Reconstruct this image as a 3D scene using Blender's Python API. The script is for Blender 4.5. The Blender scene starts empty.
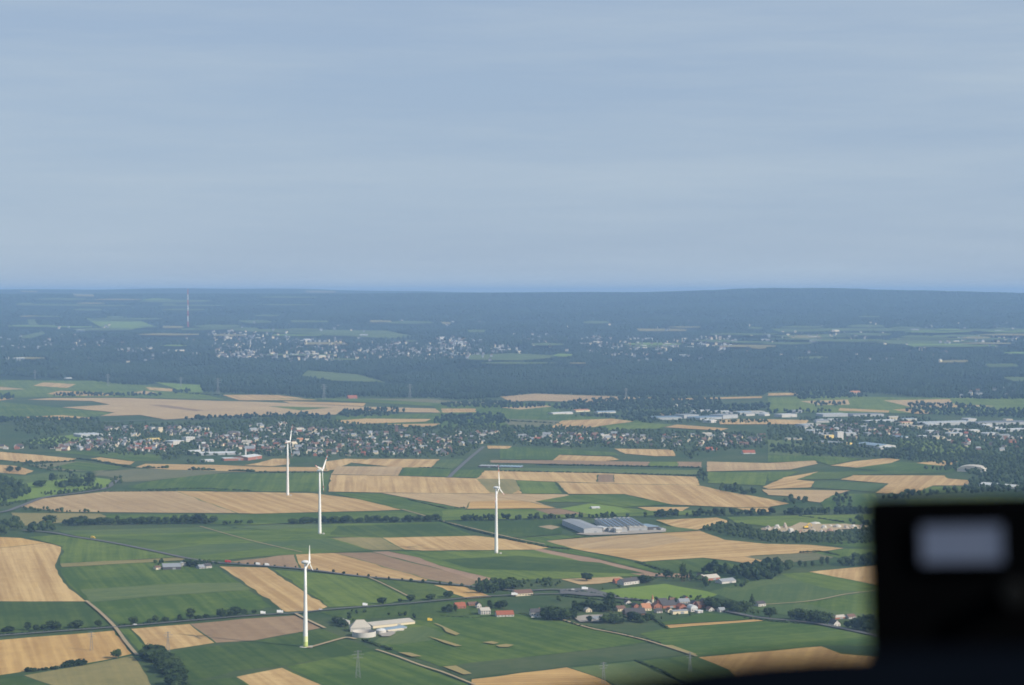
import bpy, bmesh, math, random
import numpy as np
from mathutils import Vector, Matrix

random.seed(7); rng = np.random.default_rng(11)
scene = bpy.context.scene
COL = scene.collection
R = math.radians

# ------------------------------------------------------------------ camera model
CAM_H = 390.0                      # metres above the plain
F_PX, CX, CY, HORIZON = 2133.0, 512.0, 342.5, 291.5
PITCH = math.atan((CY - HORIZON) / F_PX)
FW = np.array([0, math.cos(PITCH), -math.sin(PITCH)])
UP = np.array([0, math.sin(PITCH), math.cos(PITCH)])
RT = np.array([1.0, 0, 0])

def ray(px, py):
    return FW * F_PX + RT * (px - CX) - UP * (py - CY)

# ------------------------------------------------------------------ terrain
_d = np.linspace(0, 50000, 2001)
def _tab(nodes):
    z = np.interp(_d, [n[0] for n in nodes], [n[1] for n in nodes])
    k = np.ones(41) / 41
    zp = np.concatenate([np.full(20, z[0]), z, np.full(20, z[-1])])
    return np.convolve(zp, k, 'valid')
_near = [(0, 0), (9600, 0), (11500, 64), (15000, 119), (18500, 229)]
T_LEFT = _tab(_near + [(22000, 352), (24500, 336), (30500, 430), (36000, 380), (50000, 320)])
T_MID = _tab(_near + [(22000, 368), (24500, 345), (30500, 365), (36000, 340), (50000, 310)])
T_RIGHT = _tab(_near + [(22000, 414), (24500, 386), (30500, 340), (36000, 320), (50000, 300)])
def bump(x, y):
    return (np.sin(x * .0031 + y * .0007) * np.sin(y * .0019 + 1.3) + .6 * np.sin(x * .0013 - y * .0026 + 2.1) + .35 * np.sin(x * .0072 + .4) * np.sin(y * .0051))
def terrain(x, y):
    x = np.asarray(x, float); y = np.asarray(y, float)
    yy = np.maximum(y, 1.0)
    px = CX + F_PX * x / np.maximum(yy, 2500)
    a, b, c = (np.interp(yy, _d, t) for t in (T_LEFT, T_MID, T_RIGHT))
    wl = np.clip((px - 260) / 330, 0, 1); wl = wl * wl * (3 - 2 * wl)
    wr = np.clip((px - 630) / 150, 0, 1); wr = wr * wr * (3 - 2 * wr)
    fall = np.clip((px - 830) / 330, 0, 1.5)
    z = a * (1 - wl) + b * wl
    z = z * (1 - wr) + c * wr
    z = z - fall * 92 * np.clip((yy - 18000) / 4000, 0, 1)
    amp = np.clip((yy - 9800) / 3500, 0, 1) * np.clip((22500 - yy) / 4000, .2, 1) * 10.0
    roll = np.clip((yy - 26500) / 2500, 0, 1) * (9 * np.sin(x * .00125 + .6) + 5 * np.sin(x * .0034 + yy * .0004))
    return z + amp * bump(x, yy) + roll

_s = np.concatenate([np.linspace(8500, 16000, 700), np.linspace(16010, 45000, 900)])
def P(px, py, lift=0.0):
    r = ray(px, py)
    if r[2] < 0:
        t = -CAM_H / r[2]
        if r[1] * t < 9000:
            return np.array([r[0] * t, r[1] * t, lift])
    t = _s / r[1]
    zs = CAM_H + r[2] * t
    tz = terrain(r[0] * t, _s)
    hit = np.nonzero(zs <= tz)[0]
    i = hit[0] if len(hit) else int(np.argmin(zs - tz))
    return np.array([r[0] * t[i], _s[i], float(tz[i]) + lift])
def mpp(p):                         # metres per picture element at a point
    return (p[1] * math.cos(PITCH) + (CAM_H - p[2]) * math.sin(PITCH)) / F_PX
def to_px(x, y, z):
    dx, dy, dz = x, y, z - CAM_H
    dep = dy * FW[1] + dz * FW[2]
    return CX + F_PX * dx / dep, CY - F_PX * (dy * UP[1] + dz * UP[2]) / dep
def in_poly(px, py, poly):
    px = np.asarray(px, float); py = np.asarray(py, float)
    r = np.zeros(px.shape, bool); n = len(poly)
    for i in range(n):
        x0, y0 = poly[i]; x1, y1 = poly[(i + 1) % n]
        if y0 == y1: continue
        c = ((y0 > py) != (y1 > py)) & (px < (x1 - x0) * (py - y0) / (y1 - y0) + x0)
        r ^= c
    return r

# ------------------------------------------------------------------ materials
MATS = {}
def newmat(name):
    m = bpy.data.materials.new(name); m.use_nodes = True
    nt = m.node_tree; nt.nodes.clear()
    out = nt.nodes.new('ShaderNodeOutputMaterial'); b = nt.nodes.new('ShaderNodeBsdfPrincipled')
    nt.links.new(b.outputs[0], out.inputs[0])
    b.inputs['Roughness'].default_value = .9; b.inputs['Specular IOR Level'].default_value = .15
    MATS[name] = m
    return m, nt, b
def N(nt, t, **kw):
    n = nt.nodes.new(t)
    for k, v in kw.items(): setattr(n, k, v)
    return n
def rgba(c): return (c[0], c[1], c[2], 1)
def mixcol(nt, fac, a, b, mode='MIX'):
    m = N(nt, 'ShaderNodeMix', data_type='RGBA', blend_type=mode)
    for s, v in ((0, fac), (6, a), (7, b)):
        if isinstance(v, (tuple, list)): m.inputs[s].default_value = rgba(v)
        elif isinstance(v, (int, float)): m.inputs[s].default_value = v
        else: nt.links.new(v, m.inputs[s])
    return m.outputs[2]
def maprange(nt, v, a, b, c, d):
    m = N(nt, 'ShaderNodeMapRange'); nt.links.new(v, m.inputs[0])
    for i, q in enumerate((a, b, c, d)): m.inputs[i + 1].default_value = q
    return m.outputs[0]
def noise(nt, vec, scale, detail=3, rough=.55):
    n = N(nt, 'ShaderNodeTexNoise'); n.inputs['Scale'].default_value = scale
    n.inputs['Detail'].default_value = detail; n.inputs['Roughness'].default_value = rough
    nt.links.new(vec, n.inputs['Vector'])
    return n.outputs['Fac']

def plain(name, c, rough=.8, spec=.3, var=.18, scale=.15, metal=0):
    m, nt, b = newmat(name)
    g = N(nt, 'ShaderNodeTexCoord')
    n = noise(nt, g.outputs['Object'], scale, 4)
    lo = tuple(v * (1 - var) for v in c); hi = tuple(min(1, v * (1 + var)) for v in c)
    nt.links.new(mixcol(nt, n, lo, hi), b.inputs['Base Color'])
    b.inputs['Roughness'].default_value = rough; b.inputs['Specular IOR Level'].default_value = spec
    b.inputs['Metallic'].default_value = metal
    return m

def field_mat(name, c1, c2, stripe=.35, patch=.5, wide=1.0):
    """crop rows run along the object's row_angle; two real crop colours mixed by rows and broad soil patches"""
    m, nt, b = newmat(name)
    geo = N(nt, 'ShaderNodeNewGeometry')
    at = N(nt, 'ShaderNodeAttribute', attribute_type='OBJECT', attribute_name='row_angle')
    rot = N(nt, 'ShaderNodeVectorRotate', rotation_type='Z_AXIS')
    nt.links.new(geo.outputs['Position'], rot.inputs['Vector']); nt.links.new(at.outputs['Fac'], rot.inputs['Angle'])
    def stretched(sx, sy):
        mp = N(nt, 'ShaderNodeMapping'); mp.inputs['Scale'].default_value = (sx, sy, 0)
        nt.links.new(rot.outputs[0], mp.inputs['Vector']); return mp.outputs[0]
    rows = noise(nt, stretched(.0016, .055 / wide), 1, 2, .5)
    rows2 = noise(nt, stretched(.004, .16 / wide), 1, 2, .6)
    pat = noise(nt, geo.outputs['Position'], .0055, 5, .6)
    fine = noise(nt, geo.outputs['Position'], .06, 4, .65)
    off = N(nt, 'ShaderNodeAttribute', attribute_type='OBJECT', attribute_name='shade')
    a = N(nt, 'ShaderNodeMath', operation='MULTIPLY'); nt.links.new(maprange(nt, rows, .3, .7, -.5, .5), a.inputs[0]); a.inputs[1].default_value = stripe
    a2 = N(nt, 'ShaderNodeMath', operation='MULTIPLY_ADD'); nt.links.new(maprange(nt, rows2, .3, .7, -.5, .5), a2.inputs[0]); a2.inputs[1].default_value = stripe * .8; nt.links.new(a.outputs[0], a2.inputs[2])
    wv = N(nt, 'ShaderNodeTexWave', wave_type='BANDS', bands_direction='Y', wave_profile='SIN'); nt.links.new(rot.outputs[0], wv.inputs['Vector'])
    wv.inputs['Scale'].default_value = .0132; wv.inputs['Distortion'].default_value = .6; wv.inputs['Detail'].default_value = 2; wv.inputs['Detail Scale'].default_value = .3
    w2 = N(nt, 'ShaderNodeMath', operation='MULTIPLY_ADD'); nt.links.new(maprange(nt, wv.outputs['Fac'], .72, 1, 0, -1), w2.inputs[0]); w2.inputs[1].default_value = stripe * .32; nt.links.new(a2.outputs[0], w2.inputs[2])
    a2 = w2
    b2 = N(nt, 'ShaderNodeMath', operation='MULTIPLY_ADD'); nt.links.new(maprange(nt, pat, .3, .7, -.5, .5), b2.inputs[0]); b2.inputs[1].default_value = patch; nt.links.new(a2.outputs[0], b2.inputs[2])
    c = N(nt, 'ShaderNodeMath', operation='MULTIPLY_ADD'); nt.links.new(maprange(nt, fine, .3, .7, -.5, .5), c.inputs[0]); c.inputs[1].default_value = .45; nt.links.new(b2.outputs[0], c.inputs[2])
    s = N(nt, 'ShaderNodeMath', operation='ADD'); nt.links.new(c.outputs[0], s.inputs[0]); nt.links.new(off.outputs['Fac'], s.inputs[1]); s.use_clamp = True
    nt.links.new(mixcol(nt, s.outputs[0], c1, c2), b.inputs['Base Color'])
    b.inputs['Roughness'].default_value = 1; b.inputs['Specular IOR Level'].default_value = .05
    return m

field_mat('wheat', (.335, .212, .090), (.510, .352, .162), .8, .5)
field_mat('wheat_pink', (.305, .208, .108), (.450, .325, .172), .5, .5)
field_mat('wheat_orange', (.340, .205, .076), (.500, .325, .126), .8, .5)
field_mat('brown', (.195, .126, .074), (.290, .200, .118), .35, .5)
field_mat('olive', (.165, .150, .060), (.260, .215, .092), .4, .7)
field_mat('greyolive', (.105, .115, .062), (.175, .160, .085), .5, .5)
field_mat('green', (.048, .088, .019), (.122, .164, .034), .5, .8)
field_mat('dark', (.038, .070, .019), (.092, .128, .030), .4, .8)
field_mat('bright', (.112, .172, .032), (.165, .230, .050), .35, .6)
field_mat('meadow', (.062, .100, .034), (.118, .148, .052), .4, .8)
field_mat('verge', (.036, .068, .026), (.080, .098, .042), .2, 1.0)
field_mat('track', (.250, .195, .120), (.370, .290, .185), .2, .6)
field_mat('soil', (.230, .150, .100), (.330, .225, .150), .2, .6)
plain('asphalt', (.105, .105, .105), .85, .2, .2, .05)
plain('yard', (.30, .27, .23), .9, .2, .25, .05)
plain('forest_floor', (.016, .032, .017), 1, .05, .35, .004)

def foliage(name, c1, c2):
    m, nt, b = newmat(name)
    at = N(nt, 'ShaderNodeAttribute', attribute_name='tone')
    g = N(nt, 'ShaderNodeTexCoord')
    n = noise(nt, g.outputs['Object'], .35, 3)
    oi = N(nt, 'ShaderNodeObjectInfo')
    s = N(nt, 'ShaderNodeMath', operation='ADD'); nt.links.new(at.outputs['Fac'], s.inputs[0]); nt.links.new(maprange(nt, n, .3, .7, -.25, .25), s.inputs[1])
    s2 = N(nt, 'ShaderNodeMath', operation='ADD'); s2.use_clamp = True
    nt.links.new(s.outputs[0], s2.inputs[0]); nt.links.new(maprange(nt, oi.outputs['Random'], 0, 1, -.32, .38), s2.inputs[1])
    nt.links.new(mixcol(nt, s2.outputs[0], c1, c2), b.inputs['Base Color'])
    b.inputs['Roughness'].default_value = .9; b.inputs['Specular IOR Level'].default_value = .1
    return m
foliage('leaf', (.008, .020, .009), (.038, .060, .019))
foliage('leaf_forest', (.005, .015, .013), (.023, .044, .029))  # some blue of the distant haze is mixed into these leaf colours
plain('bark', (.10, .075, .055), .95, .1, .3, .8)
plain('white_paint', (.70, .70, .69), .5, .4, .03, .1)
plain('turbine_green', (.42, .50, .16), .55, .4, .05, .1)
plain('turbine_green_light', (.62, .66, .36), .55, .4, .05, .1)
plain('red_paint', (.50, .07, .045), .5, .4, .06, .1)
plain('white_wall', (.47, .45, .42), .85, .2, .08, .4)
plain('cream_wall', (.58, .50, .36), .85, .2, .08, .4)
plain('brick_wall', (.30, .125, .085), .9, .15, .2, .5)
plain('grey_wall', (.34, .35, .36), .8, .25, .1, .3)
plain('yellow_wall', (.62, .46, .16), .8, .2, .08, .3)
plain('red_roof', (.27, .092, .055), .85, .15, .2, .5)
plain('rust_roof', (.25, .085, .055), .85, .15, .2, .5)
plain('orange_roof', (.36, .175, .10), .85, .15, .15, .5)
plain('dark_roof', (.070, .066, .070), .8, .2, .2, .5)
plain('brown_roof', (.150, .090, .070), .85, .15, .2, .5)
plain('grey_roof', (.23, .245, .265), .7, .3, .12, .2)
plain('pale_roof', (.40, .37, .32), .75, .3, .12, .08)
plain('white_roof', (.50, .51, .51), .7, .3, .08, .08)
plain('blue_roof', (.20, .27, .34), .65, .3, .12, .1)
plain('glass', (.045, .055, .065), .15, .6, .1, .3)
plain('steel', (.22, .23, .24), .55, .4, .1, .5, .3)
plain('rubble', (.33, .29, .25), .95, .1, .35, .12)
plain('rubble_red', (.31, .215, .17), .95, .1, .3, .12)
plain('rubble_pale', (.46, .44, .40), .95, .1, .25, .12)
plain('digger_yellow', (.70, .46, .05), .5, .4, .06, .3)
plain('car_red', (.45, .03, .025), .35, .5, .05, .3)
plain('car_white', (.75, .75, .75), .35, .5, .04, .3)
plain('car_grey', (.18, .19, .20), .35, .5, .05, .3)
plain('car_dark', (.035, .04, .05), .35, .5, .05, .3)
plain('rubber', (.02, .02, .02), .9, .2, .1, .5)
plain('cockpit_black', (.0018, .0021, .0026), 1, 0, .25, 90)  # cabin shade is put into this near-black base colour
plain('cockpit_shield', (.0022, .0034, .0060), 1, 0, .25, 60)  # faint bluish light on the glareshield is put into its base colour
plain('cockpit_grey', (.006, .007, .008), .9, .05, .2, 120)
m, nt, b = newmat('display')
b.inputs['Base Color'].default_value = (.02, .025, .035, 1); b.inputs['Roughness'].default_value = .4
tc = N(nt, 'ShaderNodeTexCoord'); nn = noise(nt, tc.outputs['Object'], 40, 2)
nt.links.new(mixcol(nt, nn, (.034, .044, .072), (.046, .056, .078)), b.inputs['Emission Color'])  # emission colour stands in for the sky reflected in the display
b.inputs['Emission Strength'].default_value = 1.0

# ------------------------------------------------------------------ object helpers
def link(name, me, mats, parent=None):
    for mm in (mats if isinstance(mats, (list, tuple)) else [mats]):
        if len(me.materials) < (len(mats) if isinstance(mats, (list, tuple)) else 1): me.materials.append(MATS[mm])
    o = bpy.data.objects.new(name, me); COL.objects.link(o)
    if parent: o.parent = parent
    return o
def tag(o, label, cat, group=None, kind=None):
    o['label'] = label; o['category'] = cat
    if group: o['group'] = group
    if kind: o['kind'] = kind
    return o
def empty(name, loc, rz=0):
    o = bpy.data.objects.new(name, None); COL.objects.link(o)
    o.location = loc; o.rotation_euler = (0, 0, rz); o.empty_display_size = .1
    return o
def tri_mesh(name, V, T, tone=None, smooth=False, matidx=None):
    me = bpy.data.meshes.new(name)
    V = np.asarray(V, np.float32); T = np.asarray(T, np.int32)
    me.vertices.add(len(V)); me.vertices.foreach_set('co', V.ravel())
    me.loops.add(T.size); me.loops.foreach_set('vertex_index', T.ravel())
    k = T.shape[1]
    me.polygons.add(len(T)); me.polygons.foreach_set('loop_start', np.arange(0, T.size, k, dtype=np.int32))
    me.update(calc_edges=True)
    if matidx is not None: me.polygons.foreach_set('material_index', np.asarray(matidx, np.int32))
    me.polygons.foreach_set('use_smooth', np.full(len(T), smooth))
    if tone is not None:
        a = me.attributes.new('tone', 'FLOAT', 'POINT'); a.data.foreach_set('value', np.asarray(tone, np.float32))
    me.update()
    return me
def ico(sub):
    bm = bmesh.new(); bmesh.ops.create_icosphere(bm, subdivisions=sub, radius=1)
    V = np.array([v.co[:] for v in bm.verts]); T = np.array([[v.index for v in f.verts] for f in bm.faces]); bm.free()
    return V, T
ICO1, ICO2 = ico(1), ico(2)
def blobs(cen, rad, tone=None, base=ICO1, jit=.22, r=rng):
    """many uneven leaf clumps merged into one array"""
    cen = np.asarray(cen, float).reshape(-1, 3); rad = np.asarray(rad, float).reshape(-1, 3)
    BV, BT = base; n = len(cen); k = len(BV)
    a = r.uniform(0, 6.283, n); ca, sa = np.cos(a), np.sin(a)
    V = np.repeat(BV[None], n, 0)
    V = V * (1 + r.normal(0, jit, (n, k, 1)))
    x = V[:, :, 0] * ca[:, None] - V[:, :, 1] * sa[:, None]; y = V[:, :, 0] * sa[:, None] + V[:, :, 1] * ca[:, None]
    V = np.stack([x, y, V[:, :, 2]], 2) * rad[:, None, :] + cen[:, None, :]
    T = BT[None] + (np.arange(n) * k)[:, None, None]
    t = np.repeat(r.uniform(0, 1, n) if tone is None else np.asarray(tone, float), k) + r.normal(0, .12, n * k)
    return V.reshape(-1, 3), T.reshape(-1, 3), t
class MB:
    """collects simple solids into one mesh with material slots"""
    def __init__(s): s.v, s.f, s.m = [], [], []
    def add(s, V, Fc, m=0):
        o = len(s.v); s.v += [tuple(map(float, v)) for v in V]; s.f += [tuple(i + o for i in f) for f in Fc]; s.m += [m] * len(Fc)
    def box(s, x0, x1, y0, y1, z0, z1, m=0):
        s.add([(x0, y0, z0), (x1, y0, z0), (x1, y1, z0), (x0, y1, z0), (x0, y0, z1), (x1, y0, z1), (x1, y1, z1), (x0, y1, z1)],
              [(0, 3, 2, 1), (4, 5, 6, 7), (0, 1, 5, 4), (1, 2, 6, 5), (2, 3, 7, 6), (3, 0, 4, 7)], m)
    def tube(s, pts, rads, n=8, m=0, cap=True, ms=None):
        rings = []; V = []; Fc = []; mi = []
        pts = [np.array(p, float) for p in pts]
        for i, p in enumerate(pts):
            t = pts[min(i + 1, len(pts) - 1)] - pts[max(i - 1, 0)]; t = t / (np.linalg.norm(t) + 1e-9)
            a = np.cross(t, [0, 0, 1.0]);
            if np.linalg.norm(a) < 1e-3: a = np.array([1.0, 0, 0])
            a /= np.linalg.norm(a); b_ = np.cross(t, a)
            for k in range(n):
                g = 2 * math.pi * k / n; V.append(p + rads[i] * (math.cos(g) * a + math.sin(g) * b_))
        for i in range(len(pts) - 1):
            for k in range(n):
                Fc.append((i * n + k, i * n + (k + 1) % n, (i + 1) * n + (k + 1) % n, (i + 1) * n + k)); mi.append(ms[i] if ms else m)
        if cap:
            Fc.append(tuple(range(n))[::-1]); mi.append(ms[0] if ms else m)
            Fc.append(tuple((len(pts) - 1) * n + k for k in range(n))); mi.append(ms[-1] if ms else m)
        o = len(s.v); s.v += [tuple(map(float, v)) for v in V]; s.f += [tuple(q + o for q in f) for f in Fc]; s.m += mi
    def mesh(s, name, smooth=False):
        me = bpy.data.meshes.new(name); me.from_pydata(s.v, [], s.f)
        me.polygons.foreach_set('material_index', s.m)
        if smooth: me.polygons.foreach_set('use_smooth', [True] * len(s.f))
        bm = bmesh.new(); bm.from_mesh(me); bmesh.ops.recalc_face_normals(bm, faces=bm.faces); bm.to_mesh(me); bm.free()
        me.update(); return me
    def build(s, name, mats, parent=None, smooth=False):
        mats = mats if isinstance(mats, (list, tuple)) else [mats]
        me = s.mesh(name, smooth)
        for mm in mats: me.materials.append(MATS[mm])
        o = bpy.data.objects.new(name, me); COL.objects.link(o)
        if parent: o.parent = parent
        return o
def copy_tree(o, parent=None):
    c = o.copy(); COL.objects.link(c); c.parent = parent
    for ch in o.children: copy_tree(ch, c)
    return c

# ------------------------------------------------------------------ ground sheet
ys = np.concatenate([[-6000, -2000, 0, 800, 1500], np.arange(2000, 9000, 500), np.arange(9000, 24000, 180), np.arange(24000, 33000, 400), [35000, 38000, 42000, 46000]]).astype(float)
us = np.linspace(-.62, .62, 261)
GX = us[None, :] * np.maximum(ys, 4000)[:, None]; GY = np.repeat(ys[:, None], len(us), 1)
GZ = terrain(GX, GY)
nu = len(us)
idx = np.arange(len(ys) * nu).reshape(len(ys), nu)
quads = np.stack([idx[:-1, :-1], idx[:-1, 1:], idx[1:, 1:], idx[1:, :-1]], -1).reshape(-1, 4)
fy = np.repeat(ys[:-1, None], nu - 1, 1).ravel()
me = tri_mesh('ground', np.stack([GX, GY, GZ], -1).reshape(-1, 3), quads, smooth=True, matidx=(fy > 8950).astype(int))
g = link('ground', me, ['verge', 'forest_floor']); g['kind'] = 'structure'; g['row_angle'] = .3; g['shade'] = .35
g['label'] = 'flat green farmland plain rising to wooded hills'; 

# ------------------------------------------------------------------ fields (outlines read off the photo, laid on the plain at their real size)
FIELD_N = [0]
def flat_sheet(name, mat, pts, z, shade=None, angle=None, kind='structure', jag=1.1):
    w = [P(x, y) for x, y in pts]
    if angle is None:
        best = max(((w[i], w[(i + 1) % len(w)]) for i in range(len(w))), key=lambda q: np.linalg.norm(q[1] - q[0]))
        dv = best[1] - best[0]; angle = -math.atan2(dv[1], dv[0])
    if jag:
        ww = []
        for i in range(len(w)):
            a_, b_ = w[i], w[(i + 1) % len(w)]; L = np.linalg.norm((b_ - a_)[:2]); n = int(min(40, max(1, L // 28)))
            nr = np.array([-(b_ - a_)[1], (b_ - a_)[0], 0]) / (L + 1e-9)
            for k in range(n): ww.append(a_ + (b_ - a_) * (k / n) + (nr * random.gauss(0, jag) if k else 0))
        w = ww
    me = bpy.data.meshes.new(name)
    me.from_pydata([(p[0], p[1], z) for p in w], [], [tuple(range(len(w)))])
    me.update()
    if me.polygons[0].normal.z < 0: me.flip_normals()
    o = link(name, me, mat); o['kind'] = kind
    o['row_angle'] = float(angle); o['shade'] = float(.5 + (random.uniform(*((-.38, .34) if mat in ('green', 'dark', 'meadow') else (-.16, .16))) if shade is None else shade))
    return o
FNAME = dict(wheat='stubble_field', wheat_pink='stubble_field', wheat_orange='stubble_field', brown='ploughed_field', olive='ripening_field', greyolive='ripening_field',
             green='crop_field', dark='crop_field', bright='meadow', meadow='meadow', verge='grass_field', track='bare_ground', soil='bare_ground')
def F(mat, *pts, shade=None, angle=None, jag=1.1):
    FIELD_N[0] += 1
    return flat_sheet(FNAME[mat], mat, pts, .15 + .008 * FIELD_N[0], shade, angle, jag=jag)
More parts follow.
